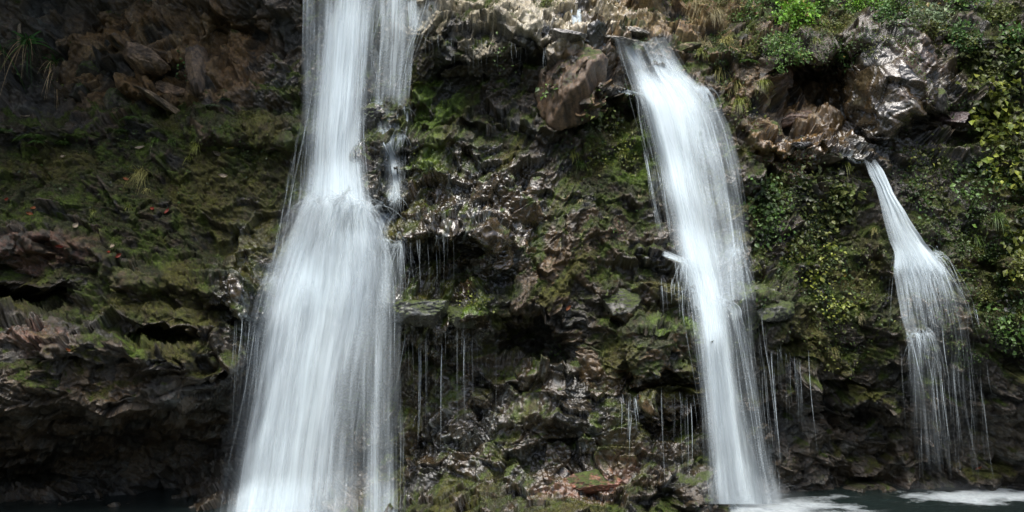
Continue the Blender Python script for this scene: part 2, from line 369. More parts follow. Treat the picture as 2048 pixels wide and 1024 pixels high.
rel += ledge([(960, 760), (1040, 770), (1130, 745)], .35, 40, 26) + ledge([(1290, 800), (1400, 790)], .4, 40, 30)
rel += ledge([(1010, 850), (1100, 830), (1180, 850)], .3, 36, 26)
rel += dome(1395, 975, 60, 60, .45) + dome(1310, 970, 50, 40, .3)
rel += pit(1340, 850, 60, 30, .5)
# second fall: tongue of rock, side ledges
rel += ledge([(1225, 96), (1290, 84), (1350, 96)], .4, 20, 60, 15) + ledge([(1290, 176), (1380, 170), (1440, 190)], .35, 40, 60, 20)
rel += ledge([(1290, 505), (1350, 522), (1400, 520)], .35, 26, 30, 15) + ledge([(1490, 590), (1560, 600), (1610, 640)], .5, 40, 60, 25)
rel += dome(1545, 625, 60, 70, .5)
# right
rel += pit(1605, 180, 70, 62, 1.1, 0) + dome(1780, 175, 105, 98, .95, 15, 2.3) + dome(1885, 195, 40, 45, .35) + dome(1545, 165, 34, 36, .3)
rel += ledge([(1500, 282), (1570, 300), (1650, 306), (1745, 330)], .75, 36, 32, 15)
rel += pit(1900, 270, 90, 35, .7, 12) + ledge([(1880, 245), (1950, 262)], .3, 26, 20)
rel += ledge([(1770, 515), (1830, 505), (1900, 530)], .35, 30, 40, 20) + ledge([(1810, 668), (1850, 662)], .25, 24, 24, 12)
rel += ledge([(1620, 745), (1740, 800), (1800, 815)], .5, 60, 50) + pit(1680, 800, 90, 60, .5, 20)
rel += ledge([(1490, 350), (1600, 345), (1720, 360)], .25, 30, 40) + pit(1980, 580, 50, 60, .5)
rel += ledge([(1560, 660), (1640, 690), (1680, 730)], .3, 50, 50)
# upper right slope falls back into a bush covered bank
rel += ledge([(1440, 120), (1560, 110), (1680, 95), (1800, 60), (1960, 75), (2110, 60)], .35, 50, 40)

Ybase = 23.5 - rel
P0 = pt(PX, PY, Ybase)

def smooth2(a, k):
    for ax in (0, 1):
        c = np.cumsum(np.concatenate([np.repeat(np.take(a, [0], ax), k + 1, ax), a, np.repeat(np.take(a, [-1], ax), k, ax)], ax), ax)
        n = a.shape[ax]
        a = (np.take(c, np.arange(2*k+1, 2*k+1+n), ax) - np.take(c, np.arange(0, n), ax)) / (2*k+1)
    return a
def normals(P):
    du = np.gradient(P, axis=1); dv = np.gradient(P, axis=0)
    n = np.cross(dv, du); n /= np.linalg.norm(n, axis=-1, keepdims=True) + 1e-9
    flip = n[..., 1] > 0.999
    if n[..., 1].mean() > 0: n = -n
    return n
X = P0[..., 0].astype(np.float32)
_PS = np.stack([smooth2(P0[..., i], 22) for i in range(3)], -1)
S = (12 - np.cumsum(np.concatenate([np.zeros((1, NX)), np.linalg.norm(np.diff(_PS, axis=0), axis=-1)], 0), 0)).astype(np.float32)   # length along the face
S = smooth2(S, 20); XY, XZ = P0[..., 1].astype(np.float32), P0[..., 2].astype(np.float32)
N0 = .45 * normals(np.stack([smooth2(P0[..., i], 16) for i in range(3)], -1)) + .55 * np.array([0, -.97, .2]); N0 /= np.linalg.norm(N0, axis=-1, keepdims=True)

def blob(cx, cy, rx, ry, soft=.5):
    r = np.sqrt(((WX - cx) / rx) ** 2 + ((WY - cy) / ry) ** 2); return sm(1 + soft, 1 - soft, r)

# masks of what covers the rock
moss = .55 + 0 * X
for b, v in [((250, 380, 330, 150), .35), ((560, 330, 90, 160), .35), ((880, 260, 110, 90), .45), ((330, 570, 200, 60), .3), ((1250, 330, 120, 120), .35),
             ((1560, 640, 110, 90), .3), ((1850, 620, 200, 200), .25), ((1330, 700, 110, 60), .3), ((930, 620, 110, 40), .3),
             ((250, 100, 330, 110), -.75), ((1150, 160, 75, 90), -.9), ((1300, 30, 180, 50), -.5), ((1780, 190, 140, 120), -.8), ((1600, 200, 110, 110), -.8),
             ((1080, 880, 260, 130), -.25), ((1060, 40, 140, 50), -.4), ((60, 500, 120, 35), -.5), ((70, 675, 90, 30), -.5), ((950, 400, 150, 90), -.22), ((1000, 560, 120, 60), -.05),
             ((230, 960, 480, 110), -1.2), ((250, 850, 500, 100), -.3), ((1800, 900, 400, 130), -.35), ((1640, 300, 110, 35), -.7)]:  # lower left strip stripped of moss, its shade painted as dark rock
    moss += v * blob(*b)
wet = .43 + 0 * X
for b, v in [((950, 430, 190, 130), .5), ((1780, 190, 140, 120), .45), ((1080, 880, 300, 160), .35), ((1170, 60, 140, 60), .4), ((700, 560, 260, 460), .3), ((1640, 300, 110, 35), .5),
             ((250, 380, 330, 190), -.3), ((300, 100, 330, 110), -.2), ((1400, 620, 160, 330), .25), ((880, 630, 110, 60), .35), ((500, 560, 60, 130), .45), ((1380, 30, 130, 60), -.2), ((1850, 560, 90, 120), .3)]:
    wet += v * blob(*b)
brown = .2 + 0 * X
for b, v in [((320, 120, 200, 110), .8), ((1150, 170, 70, 80), .75), ((1330, 30, 220, 70), 1.2), ((440, 150, 80, 130), .3), ((1280, 720, 110, 90), .5), ((1440, 150, 90, 80), .4),
             ((1580, 240, 100, 90), .45), ((1060, 570, 120, 60), .35), ((1900, 580, 120, 80), .25), ((1540, 290, 60, 30), .6), ((100, 850, 300, 120), .2), ((1150, 450, 120, 90), .25)]:
    brown += v * blob(*b)
red = 0 * X
for b, v in [((90, 500, 120, 28), .8), ((70, 675, 75, 20), .8), ((1170, 965, 75, 22), 1.1), ((1250, 940, 60, 30), .5), ((1850, 115, 60, 30), .25), ((1085, 975, 30, 15), .6), ((330, 435, 60, 14), .4), ((250, 540, 60, 20), .5), ((1940, 600, 60, 60), .2)]:
    red += v * blob(*b)

# detail relief (metres, along the smooth normal)
wx = X + .3 * (fbm(X * 1.1, S * 1.1, 3, 101) - .5); wz = XZ + .3 * (fbm(X * 1.1, S * 1.1, 3, 202) - .5); wy = XY + .2 * (fbm(X * 1.3, S * 1.3, 2, 303) - .5)
ws = S + .35 * (fbm(X * 1.1, S * 1.1, 3, 202) - .5)
rocky = np.clip(1 - moss, 0, 1)
h = .7 * (fbm(X * .6, S * .6, 4, 1) - .5)
a, c1 = facets(wx * .8 + wz * .3, wy * .8, wz * .85 - wx * .1, 11, 1.9, .7, .08, .04); h += .50 * (.55 + .45 * rocky) * a
b_, c2 = facets(wx * 1.9 - wz * .5, wy * 1.9, wz * 2.2 + wx * .2, 21, 2.2, 1.0, .08, .04); h += .30 * (.5 + .65 * rocky) * b_
c_, c3 = facets(wx * 4.4 + wz, wy * 4.4, wz * 5.2, 31, 2.2, 1.0, .06, .06); h += .07 * (.4 + .8 * rocky) * c_
d_, c4 = facets(wx * 10 + wz * 2, wy * 10, wz * 12, 41, 2.2, 1.0, .08, .1); h += .032 * d_
# moss cushions: rounded, hanging in shelves
f1, f2, r1, *_ = worley(wx * 2.6, ws * 4.2, 61); cush = np.clip(1 - f1 * f1 * 1.3, 0, 1) * (.6 + .8 * r1)
mossn = np.clip(moss, 0, 1) * sm(.35, .6, fbm(X * 1.3, S * 1.3, 4, 71))
h += .14 * mossn * cush
f1b, _, r1b, *_ = worley(wx * 8.0, ws * 12, 63); h += .045 * np.clip(moss + .2, 0, 1) * np.clip(1 - f1b * f1b * 1.3, 0, 1)
h += .06 * (fbm3(wx * 4, wy * 4, wz * 5, 3, 81, .65) - .5) + .04 * (fbm3(wx * 15, wy * 15, wz * 18, 2, 91, .7) - .5)
# smoother streaming strata on the wet black outcrop
wr = blob(1780, 190, 120, 110)
strat = np.sin((X * .8 + S * 1.6) * 5 + 6 * fbm(X * 1.2, S * 1.2, 3, 300)) * .035 + .06 * (fbm((X + S) * 1.2, (S - X) * 5, 4, 310, .55, True) - .5)
h = h * (1 - .5 * blob(230, 830, 320, 110))
h = h * (1 - .85 * wr) + wr * (strat + .22 * a)
P = P0 + N0 * h[..., None]
P[..., 1] = np.minimum(P[..., 1], 40)
NRM = normals(P)
NS = normals(np.stack([smooth2(P[..., i], 3) for i in range(3)], -1))
up = NS[..., 2]

# colours
def mixc(c, col, w): return c * (1 - w[..., None]) + np.array(col) * w[..., None]
n_a = fbm(X * .9, S * .9, 4, 401); n_b = fbm(X * 3.5, S * 3.5, 4, 402, .6); n_c = fbm(X * 12, S * 12, 3, 403, .6)
C = np.zeros(P.shape) + np.array([.019, .018, .012])
C = mixc(C, (.046, .043, .028), sm(.45, .65, n_b) * .7)
C = mixc(C, (.15, .085, .026), np.clip(brown, 0, 1) * sm(.3, .7, n_a * .5 + c2 * .5 + .05))
C = mixc(C, (.24, .155, .06), np.clip(brown - .3, 0, 1) * sm(.5, .75, n_b))
C = mixc(C, (.10, .055, .03), sm(.62, .8, n_b * .6 + c3 * .4) * .35)
C = mixc(C, (.19, .085, .05), .8 * np.clip(red, 0, 1) * sm(.35, .6, n_c * .6 + n_b * .4))
C = mixc(C, (.22, .25, .245), sm(.56, .70, n_c * .55 + n_b * .45) * np.clip(wet, 0, 1) * .55 * (1 - wr))  # pale lichen and mineral flecks, with wet sheen painted into the colour
mw = np.clip(moss * 1.4 - .50 + .7 * up + 1.8 * (n_b - .5) + 1.6 * (n_a - .5) + .8 * (n_c - .5), 0, 1)
mw = sm(.25, .65, mw)
mcol = np.zeros(P.shape) + np.array([.026, .032, .006])
mcol = mixc(mcol, (.055, .082, .006), sm(.42, .7, n_b)); mcol = mixc(mcol, (.080, .072, .010), sm(.55, .75, n_a) * .7)
mcol = mixc(mcol, (.05, .035, .018), sm(.55, .7, n_c) * .6)
brightm = sum(blob(*b) for b in [(860, 230, 60, 60), (245, 705, 45, 16), (1270, 320, 60, 50), (930, 630, 50, 22), (1000, 745, 30, 16), (1340, 640, 50, 20), (860, 330, 40, 30)])
mcol = mixc(mcol, (.095, .16, .012), np.clip(brightm, 0, 1) * .7 * sm(.35, .6, n_b))
C = mixc(C, (.30, .26, .17), blob(1030, 40, 240, 60) * sm(.25, .6, n_b * .5 + c2 * .5))
C = mixc(C, (.21, .15, .05), blob(1330, 30, 170, 55) * sm(.35, .65, n_b) * .7)       # ochre crust on the upper slope
C = mixc(C, (.13, .07, .022), blob(480, 130, 60, 60) * sm(.4, .65, n_b) * .7)
MW = mw * (1 - .9 * np.clip(red, 0, 1))
C = C * (1 - MW[..., None]) + mcol * MW[..., None]
rough = .60 - .42 * np.clip(wet, 0, 1) + .30 * MW * (1 - .5 * np.clip(wet, 0, 1)) + .1 * (n_c - .5)
rough = np.clip(rough, .16, .95)

def grid_faces(ny, nx):
    i = (np.arange(ny - 1)[:, None] * nx + np.arange(nx - 1)[None, :]).ravel()
    return np.stack([i, i + nx, i + nx + 1, i + 1], 1)
cliff = mesh_np('cliff', P.reshape(-1, 3), grid_faces(NY, NX), M_ROCK, attrs={'col': C.reshape(-1, 3), 'rough': rough.ravel()})
tag(cliff, kind='structure')

def gidx(px, py):
    j = np.clip(np.searchsorted(gx, px), 0, NX - 1); i = np.clip(np.searchsorted(gy, py), 0, NY - 1); return i, j
def at(px, py):
    i, j = gidx(px, py); return P[i, j], NS[i, j]
YS = smooth2(P[..., 1], 5)
def minf(a, k):
    for ax in (0, 1):
        pad = np.pad(a, [(k, k) if ax == q else (0, 0) for q in (0, 1)], 'edge'); n = a.shape[ax]
        a = np.minimum.reduce([np.take(pad, np.arange(o, o + n), ax) for o in range(0, 2 * k + 1, 2)])
    return a
YE = smooth2(minf(P[..., 1], 10), 10)      # front envelope of the rock, for water thrown clear of it

# ------------------------------------------------------------------ pool
def pool():
    nx, ny = 700, 420
    xs = np.linspace(-24, 24, nx); ys = np.concatenate([np.linspace(-20, 16, 80), np.linspace(16.1, 26, ny - 80)])
    XX, YY = np.meshgrid(xs, ys)
    amp = .012 + .05 * np.exp(-((XX - 6.0) ** 2 / 6 + (YY - 21.6) ** 2 / 3)) + .03 * np.exp(-((XX - 10) ** 2 / 10 + (YY - 23.2) ** 2 / 2))
    Z = amp * 2 * (fbm(XX * 2.2, YY * 3.5, 4, 501, .6) - .5)
    q = 1.9 * (fbm(XX * 1.1, YY * 1.5, 4, 511) - .5)
    d1 = np.sqrt(((XX - 5.3) / 2.3) ** 2 + ((YY - 21.6) / 1.2) ** 2) + q * .6
    d2 = np.sqrt(((XX - 10.4) / 3.6) ** 2 + ((YY - 22.9) / .95) ** 2) + q * .9
    d3 = np.sqrt(((XX + 3.5) / 4.0) ** 2 + ((YY - 18.8) / 1.6) ** 2) + q * .6
    foam = .9 * np.maximum(np.maximum(sm(1.35, .2, d1), sm(1.3, .2, d2)), sm(1.25, .45, d3))
    V = np.stack([XX, YY, Z], -1).reshape(-1, 3)
    m, N, L = new_mat('pool water')
    out = N.new('ShaderNodeOutputMaterial'); bs = N.new('ShaderNodeBsdfPrincipled'); fo = N.new('ShaderNodeBsdfDiffuse'); mx = N.new('ShaderNodeMixShader')
    bs.inputs['Base Color'].default_value = (.010, .016, .015, 1); bs.inputs['Roughness'].default_value = .08; bs.inputs['IOR'].default_value = 1.33
    fo.inputs[0].default_value = (.55, .61, .63, 1)
    g = N.new('ShaderNodeNewGeometry'); n = N.new('ShaderNodeTexNoise'); n.inputs['Scale'].default_value = 6; n.inputs['Detail'].default_value = 10; n.inputs['Roughness'].default_value = .8
    L.new(g.outputs['Position'], n.inputs['Vector'])
    atn = N.new('ShaderNodeAttribute'); atn.attribute_name = 'foam'
    ad = N.new('ShaderNodeMath'); ad.operation = 'ADD'; L.new(n.outputs[0], ad.inputs[0]); L.new(atn.outputs['Fac'], ad.inputs[1])
    mr = N.new('ShaderNodeMapRange'); mr.inputs[1].default_value = .80; mr.inputs[2].default_value = 1.75; mr.inputs[4].default_value = .9; L.new(ad.outputs[0], mr.inputs[0])
    bp = N.new('ShaderNodeBump'); bp.inputs['Strength'].default_value = .5; bp.inputs['Distance'].default_value = .05; L.new(n.outputs[0], bp.inputs['Height']); L.new(bp.outputs[0], bs.inputs['Normal']); L.new(bp.outputs[0], fo.inputs['Normal'])
    L.new(mr.outputs[0], mx.inputs[0]); L.new(bs.outputs[0], mx.inputs[1]); L.new(fo.outputs[0], mx.inputs[2]); L.new(mx.outputs[0], out.inputs[0])
    o = mesh_np('water', V, grid_faces(len(ys), nx), m, attrs={'foam': foam.ravel()})
    tag(o, kind='structure')
pool()

# ------------------------------------------------------------------ unseen wooded slope behind and beside the camera, added to block low sky light
def sky_block_banks():
    n_t, n_h = 220, 60
    th = np.linspace(R(165), R(375), n_t); hh = np.linspace(0, 1, n_h)
    T, H = np.meshgrid(th, hh)
    rad = 24 + 14 * H ** 1.3
    XX = rad * np.cos(T) * 1.05; YY = rad * np.sin(T) + 6; ZZ = -1 + 17 * H
    d = 3.0 * (fbm(T * 9, H * 6, 4, 601) - .5) + .0
    XX += d * np.cos(T); YY += d * np.sin(T); ZZ += 2 * (fbm(T * 12, H * 3, 3, 611) - .5) * H
    m = simple_mat('sky blocking bank', (.035, .05, .02), .9, .8, 2.0)
    o = mesh_np('sky_block_bank', np.stack([XX, YY, ZZ], -1).reshape(-1, 3), grid_faces(n_h, n_t), m)
    tag(o, kind='structure')
sky_block_banks()
# ------------------------------------------------------------------ falling water
def interp_rows(rows, n):
    py = np.array([r[0] for r in rows], float); q = np.linspace(py[0], py[-1], n)
    def f(v):
        a = np.array(v, float); return catmull(q, py, a) if a.ndim == 1 else np.stack([np.interp(q, py, a[:, k]) for k in range(a.shape[1])], 1)
    return q, f
def cliffY(px, py, env=False):
    i, j = gidx(px, py); return (YE if env else YS)[i, j]
def water_sheet(name, rows, parent, mat, off=.12, seed=0, K=13, kv=.30, ncol=60, nrow=140, dm=1.0, inflate=0., free=True, wob=1.0, fade0=.6, fade1=0., lip=6):
    """rows: (py, x left, x right, [density across]); the sheet hangs in front of the rock and falls free of it once thrown clear"""
    k = len(rows[0][3])
    q, f = interp_rows(rows, nrow)
    xl, xr, dn = f([r[1] for r in rows]), f([r[2] for r in rows]), f([r[3] for r in rows])
    w = xr - xl; xl = xl - inflate * w * .5; xr = xr + inflate * w * .5
    s = np.linspace(0, 1, ncol)
    rg = np.random.default_rng(seed + 100)
    PXs = xl[:, None] + (xr - xl)[:, None] * s[None]; PYs = np.repeat(q[:, None], ncol, 1)
    PXs = PXs + wob * 3 * (fbm(s[None] * 7 + 0 * PXs + seed, PYs / 160, 3, seed + 5) - .5)
    PYs = PYs + lip * (fbm(s[None] * 5 + seed % 10 * .1, 0 * s[None], 2, 77) - .5) * 2 * np.exp(-(q[:, None] - q[0]) / 45)
    Y = cliffY(PXs, PYs, free) - off * (.5 if free else 1)
    if free:
        Y = np.minimum.accumulate(Y, 0)
    for _ in range(3):
        kx, ky = 2, 3
        Y = (np.roll(Y, 1, 0) + Y + np.roll(Y, -1, 0)) / 3 if False else Y
        pad = np.pad(Y, ((ky, ky), (kx, kx)), 'edge')
        Y = sum(pad[a:a + Y.shape[0], b:b + Y.shape[1]] for a in range(2 * ky + 1) for b in range(2 * kx + 1)) / ((2 * ky + 1) * (2 * kx + 1))
    Y = Y - .10 * (fbm(s[None] * 9 + 0 * PXs, PYs / 120, 3, seed + 9) - .5) * wob
    V = pt(PXs, PYs, Y)
    d = np.zeros((nrow, ncol)); sk = np.linspace(0, 1, k)
    for r in range(nrow): d[r] = np.interp(s, sk, dn[r])
    d = d * .80 * (1 - (1 - sm(0, .10, np.linspace(0, 1, nrow)[:, None] + .08 * (fbm(s[None] * 9 + seed, 0 * s[None], 2, seed) - .5))) * fade0)
    d = d * (1 - (1 - sm(0, .12, 1 - np.linspace(0, 1, nrow)[:, None] + .10 * (fbm(s[None] * 12 + seed, 0 * s[None], 2, seed + 2) - .6))) * fade1)
    d = d * dm * (.82 + .36 * fbm(s[None] * 6 + 0 * PXs, PYs / 260, 3, seed + 13))
    wm = np.median(xr - xl) * .0108
    U = s[None] * wm * K + 0 * PXs + seed * 3.77; Vv = -V[..., 2] * kv * 1.0 + seed * 1.3
    o = mesh_np(name, V.reshape(-1, 3), grid_faces(nrow, ncol), mat, parent, {'dens': d.ravel()}, uv=np.stack([U.ravel(), Vv.ravel()], 1))
    return o

def tubes(name, paths, widths, dens, parent, mat=None, sides=3):
    """paths (n, m, 3) world points, widths (n, m) metres, dens (n, m)"""
    mat = mat or M_THREAD
    paths = np.asarray(paths, float); n, m, _ = paths.shape
    t = np.gradient(paths, axis=1); t /= np.linalg.norm(t, axis=-1, keepdims=True) + 1e-9
    a = np.cross(t, np.array([0.13, 1.0, 0.05])); a /= np.linalg.norm(a, axis=-1, keepdims=True) + 1e-9
    b = np.cross(t, a)
    w = np.asarray(widths)[..., None]
    ring = [paths + w * .5 * (a * math.cos(2 * math.pi * k / sides + .5) + b * math.sin(2 * math.pi * k / sides + .5)) for k in range(sides)]
    V = np.stack(ring, 2)                                     # n m sides 3
    idx = np.arange(n * m * sides).reshape(n, m, sides)
    F = []
    for k in range(sides):
        k2 = (k + 1) % sides
        F.append(np.stack([idx[:, :-1, k], idx[:, 1:, k], idx[:, 1:, k2], idx[:, :-1, k2]], -1).reshape(-1, 4))
    D = np.repeat(np.asarray(dens)[..., None], sides, 2)
    return mesh_np(name, V.reshape(-1, 3), np.concatenate(F), mat, parent, {'dens': D.ravel()})

def thread_paths(items, m=26, off=.06, jit=1.5, seed=0, fall=True):
    """items: (x0, y0, x1, y1, bend) in picture units -> world paths hanging straight down from the lip"""
    rg = np.random.default_rng(seed); out = []
    for (x0, y0, x1, y1) in items:
        t = np.linspace(0, 1, m); py = y0 + (y1 - y0) * t; px = x0 + (x1 - x0) * t ** 1.25 + jit * .6 * np.sin(t * 5 + rg.random() * 6)
        Y = cliffY(px, py, fall) - off * (.5 if fall else 1)
        if fall: Y = np.minimum.accumulate(Y)
        Y = np.convolve(np.pad(Y, 3, 'edge'), np.ones(7) / 7, 'valid')
        out.append(pt(px, py, Y))
    return np.array(out)

def threads(name, items, parent=None, w=.014, d=.6, off=.06, seed=0, fall=True, m=26):
    rg = np.random.default_rng(seed + 7)
    Pth = thread_paths(items, m, off, 1.5, seed, fall); n = len(Pth); t = np.linspace(0, 1, m)[None]
    W = w * (.45 + .9 * rg.random((n, 1))) * (1 - .55 * t) * (.8 + .4 * rg.random((n, m)))
    fade = np.minimum(1, t / .15) * np.minimum(1, (1 - t) / .5)
    D = d * (.15 + 1.05 * rg.random((n, 1)) ** 2) * fade if n > 3 else d * fade * np.ones((n, 1))
    return tubes(name, Pth, W, D, parent)

def arcs(name, src, n, parent, vx, vy, vz, T, w=.016, d=.3, seed=0, m=12, off=.1, soft=.3):
    """parabolas of thrown water: src list of (px, py, weight)"""
    rg = np.random.default_rng(seed); wts = np.array([q[2] for q in src], float); k = rg.choice(len(src), n, p=wts / wts.sum())
    sx = np.array([q[0] for q in src])[k] + rg.normal(0, 7, n); sy = np.array([q[1] for q in src])[k] + rg.normal(0, 5, n)
    p0 = pt(sx, sy, cliffY(sx, sy) - off)
    v = np.stack([rg.normal(vx[0], vx[1], n), -np.abs(rg.normal(vy[0], vy[1], n)), rg.normal(vz[0], vz[1], n)], -1)
    tt = np.linspace(0, 1, m)[None, :, None] * (T * (.4 + .8 * rg.random((n, 1, 1))))
    Pth = p0[:, None] + v[:, None] * tt + np.array([0, 0, -4.9]) * tt ** 2
    t = np.linspace(0, 1, m)[None]
    W = w * (.5 + rg.random((n, 1))) * (1 - .3 * t); D = d * (.4 + .9 * rg.random((n, 1))) * (1 - t) ** soft * np.minimum(1, (1 - t) / .4) * np.minimum(1, .2 + t / .15)
    return tubes(name, Pth, W, D, parent)

def fill_threads(rows, n, seed, frac=(.15, .5)):
    """random flow lines inside a sheet outline -> items for threads()"""
    rg = np.random.default_rng(seed); py = np.array([r[0] for r in rows], float); xl = np.array([r[1] for r in rows], float); xr = np.array([r[2] for r in rows], float)
    it = []
    for _ in range(n):
        s = rg.random(); a = rg.uniform(py[0] - 10, py[-1] - 30); ln = (py[-1] - py[0]) * rg.uniform(*frac); b = min(a + ln, py[-1])
        f = lambda y: np.interp(y, py, xl) + s * (np.interp(y, py, xr) - np.interp(y, py, xl))
        it.append((f(a), a, f(b), b))
    return it

def settle(t):
    for c in t.children: c.location = -t.location
# --- the tall fall on the left
def tall_fall():
    t = empty('waterfall', pt(650, 1040, 19.5))
    tag(t, 'tallest and widest waterfall, dense white veil breaking on a rock ledge half way down', 'waterfall', 'waterfalls dropping over the mossy cliff')
    core = [(-60, 640, 756, [.1, .6, 1.1, .8, .1]), (60, 634, 745, [.1, .65, 1.15, .8, .1]), (200, 624, 735, [.1, .7, 1.15, .8, .1]), (300, 616, 728, [.1, .75, 1.15, .8, .1]),
            (400, 602, 740, [.1, .9, 1.2, .9, .15]), (450, 582, 755, [.1, .9, 1.2, .9, .2]), (520, 548, 766, [.08, .85, 1.15, .85, .3]), (620, 515, 758, [.08, .85, 1.05, .75, .15]),
            (760, 488, 738, [.08, .85, .95, .5, .08]), (900, 462, 722, [.06, .85, .9, .45, .06]), (1100, 428, 712, [.06, .8, .85, .4, .05])]
    for k, (dm, off, inf) in enumerate([(1.0, .22, 0), (.8, .38, .08), (.55, .55, .16)]):
        water_sheet('main_veil', core, t, M_SHEET, off=off, seed=11 + k, dm=dm, inflate=inf, ncol=70, nrow=190)
    left = [(-60, 606, 668, [.4, .45, .25, .4, .5]), (90, 604, 660, [.25, .35, .3, .35, .5]), (200, 602, 650, [.1, .3, .2, .35, .4]), (330, 592, 645, [.05, .15, .3, .25, .35]), (430, 575, 640, [.05, .2, .3, .3, .3]), (560, 530, 630, [.05, .2, .3, .3, .2])]
    for k in range(2): water_sheet('side_veil', left, t, M_FINE, off=.2 + .15 * k, seed=21 + k, K=22, dm=1.0 - .15 * k)
    cap = [(-60, 815, 892, [.4, .5, .5, .45, .2]), (0, 815, 885, [.4, .45, .5, .4, .1]), (45, 818, 878, [.3, .4, .4, .3, .1]), (72, 820, 862, [.2, .3, .3, .2, .05])]
    water_sheet('side_veil', cap, t, M_FINE, off=.06, seed=38, K=16, kv=.5, dm=1.1, nrow=40, ncol=30, fade1=1., wob=.3, free=False)
    right = [(-60, 725, 836, [.5, .35, .45, .5, .3]), (60, 723, 832, [.45, .3, .5, .5, .25]), (140, 721, 824, [.4, .22, .4, .5, .25]), (228, 720, 816, [.3, .2, .3, .4, .15])]
    oldr = [(-60, 730, 890, [.75, .5, .55, .55, .4]), (30, 728, 880, [.7, .45, .5, .5, .3]), (75, 726, 860, [.65, .45, .6, .4, .1]), (110, 724, 822, [.6, .4, .55, .6, .45]), (160, 722, 818, [.5, .4, .5, .6, .4]), (228, 722, 814, [.4, .35, .35, .45, .2])]
    for k in range(2): water_sheet('side_veil', right, t, M_FINE, off=.15 + .15 * k, seed=31 + k, K=16, kv=.4, dm=1.05 - .12 * k, nrow=90, fade1=1., wob=.4)
    # the thin stair of water over the dark boulders
    stair = [(205, 745, 800, [.2, .35, .45, .3, .1]), (250, 752, 800, [.1, .5, .5, .3, .1]), (275, 758, 806, [.2, .7, .45, .3, .1]), (320, 766, 808, [.1, .6, .6, .3, .1]), (370, 776, 810, [.2, .7, .7, .4, .2]), (395, 768, 812, [.3, .7, .8, .4, .2]),
             (420, 740, 800, [.3, .8, .9, .5, .2]), (445, 725, 780, [.5, .9, .9, .6, .3]), (480, 705, 775, [.5, .9, .8, .5, .3])]
    water_sheet('stair_stream', stair, t, M_FINE, off=.09, seed=41, K=20, kv=.9, free=False, dm=1.)
    threads('threads', [(752 + a, 212, 762 + a, 275) for a in (0, 5, 40)] + [(762 + a, 272, 792 + a * .6, 335) for a in (0, 6, 14)] + [(790 + a, 330, 800 + a * .5, 392) for a in (-8, 0, 7)] + [(800 - a, 388 + a, 738, 446 + a) for a in (0, 5, 10, 16)] + [(720, 270, 706, 400), (735, 300, 720, 390), (815, 220, 806, 300), (812, 300, 806, 390)], t, w=.045, d=.55, off=.10, seed=44, fall=False)
    film = [(210, 715, 830, [.1, .25, .2, .3, .15]), (300, 712, 805, [.15, .1, .1, .3, .2]), (400, 700, 800, [.3, .12, .2, .3, .2]), (440, 700, 780, [.4, .35, .3, .3, .2])]
    water_sheet('side_veil', film, t, M_FINE, off=.08, seed=47, K=18, kv=.8, free=False)
    side = [(474, 815, 850, [.1, .35, .1]), (484, 790, 830, [.2, .5, .2]), (492, 762, 800, [.3, .7, .4]), (506, 745, 780, [.4, .8, .4])]
    water_sheet('side_veil', side, t, M_FINE, off=.05, seed=57, K=16, kv=1, nrow=30, ncol=24, free=False)
    low = [(478, 700, 775, [.3, .9, .95, .7, .2]), (495, 688, 800, [.6, 1.0, .9, .65, .2]), (540, 684, 808, [.6, .75, .6, .5, .2]), (620, 688, 804, [.35, .45, .45, .45, .15]), (760, 688, 800, [.12, .2, .45, .5, .15]), (900, 690, 798, [.08, .12, .5, .5, .1]), (1100, 690, 796, [.15, .2, .5, .6, .15])]
    for k in range(3): water_sheet('lower_veil', low, t, M_SHEET if k < 1 else M_FINE, off=.18 + .16 * k, seed=51 + k, K=17, dm=[.9, .85, .6][k], fade0=1.)
    haze = [(380, 580, 760, [.0, .1, .15, .1, .0]), (520, 520, 800, [.03, .2, .25, .18, .03]), (700, 480, 800, [.1, .3, .25, .22, .06]), (900, 450, 810, [.12, .3, .25, .2, .06]), (1100, 420, 820, [.15, .3, .25, .2, .08])]
    for k in range(2): water_sheet('spray_veil', haze, t, M_FINE, off=.5 + .2 * k, seed=61 + k, K=30, dm=.8)
    dome_ = [(386, 615, 738, [.2, .8, 1., .8, .2]), (420, 600, 745, [.35, 1.1, 1.2, 1.0, .3]), (470, 582, 752, [.3, 1.1, 1.2, 1.0, .3]), (540, 558, 762, [.2, .8, .9, .7, .2]), (640, 535, 768, [.1, .3, .4, .3, .1])]
    for k in range(2): water_sheet('splash_veil', dome_, t, M_SHEET, off=.4 + .3 * k, seed=65 + k, K=9, kv=.6, dm=.8, fade0=1., fade1=1., lip=10, nrow=80)
    wetl = [(470, 520, 600, [.1, .25, .3, .3, .2]), (540, 480, 575, [.15, .3, .3, .35, .3]), (600, 470, 560, [.15, .3, .35, .35, .3]), (680, 474, 545, [.1, .2, .3, .3, .3])]
    water_sheet('side_veil', wetl, t, M_FINE, off=.07, seed=68, K=14, kv=.9, fade0=1., fade1=1., free=False)
    threads('threads', fill_threads([(0, 606, 880), (100, 606, 830), (200, 612, 815)], 100, 3, (.3, .9)), t, w=.018, d=.35, off=.3, seed=3)
    threads('threads', fill_threads(core, 90, 4), t, w=.02, d=.25, off=.55, seed=4)
    threads('threads', fill_threads([(520, 540, 800), (700, 490, 805), (1050, 430, 810)], 240, 5, (.2, .6)), t, w=.016, d=.22, off=.6, seed=5)
    threads('threads', fill_threads([(230, 598, 640), (560, 530, 640)], 110, 6, (.2, .6)), t, w=.014, d=.3, off=.25, seed=6)
    arcs('splash', [(640, 410, 2), (690, 402, 3), (720, 420, 2)], 1300, t, (0, .7), (.6, .4), (.7, .6), .5, w=.02, d=.22, seed=8, off=.3)
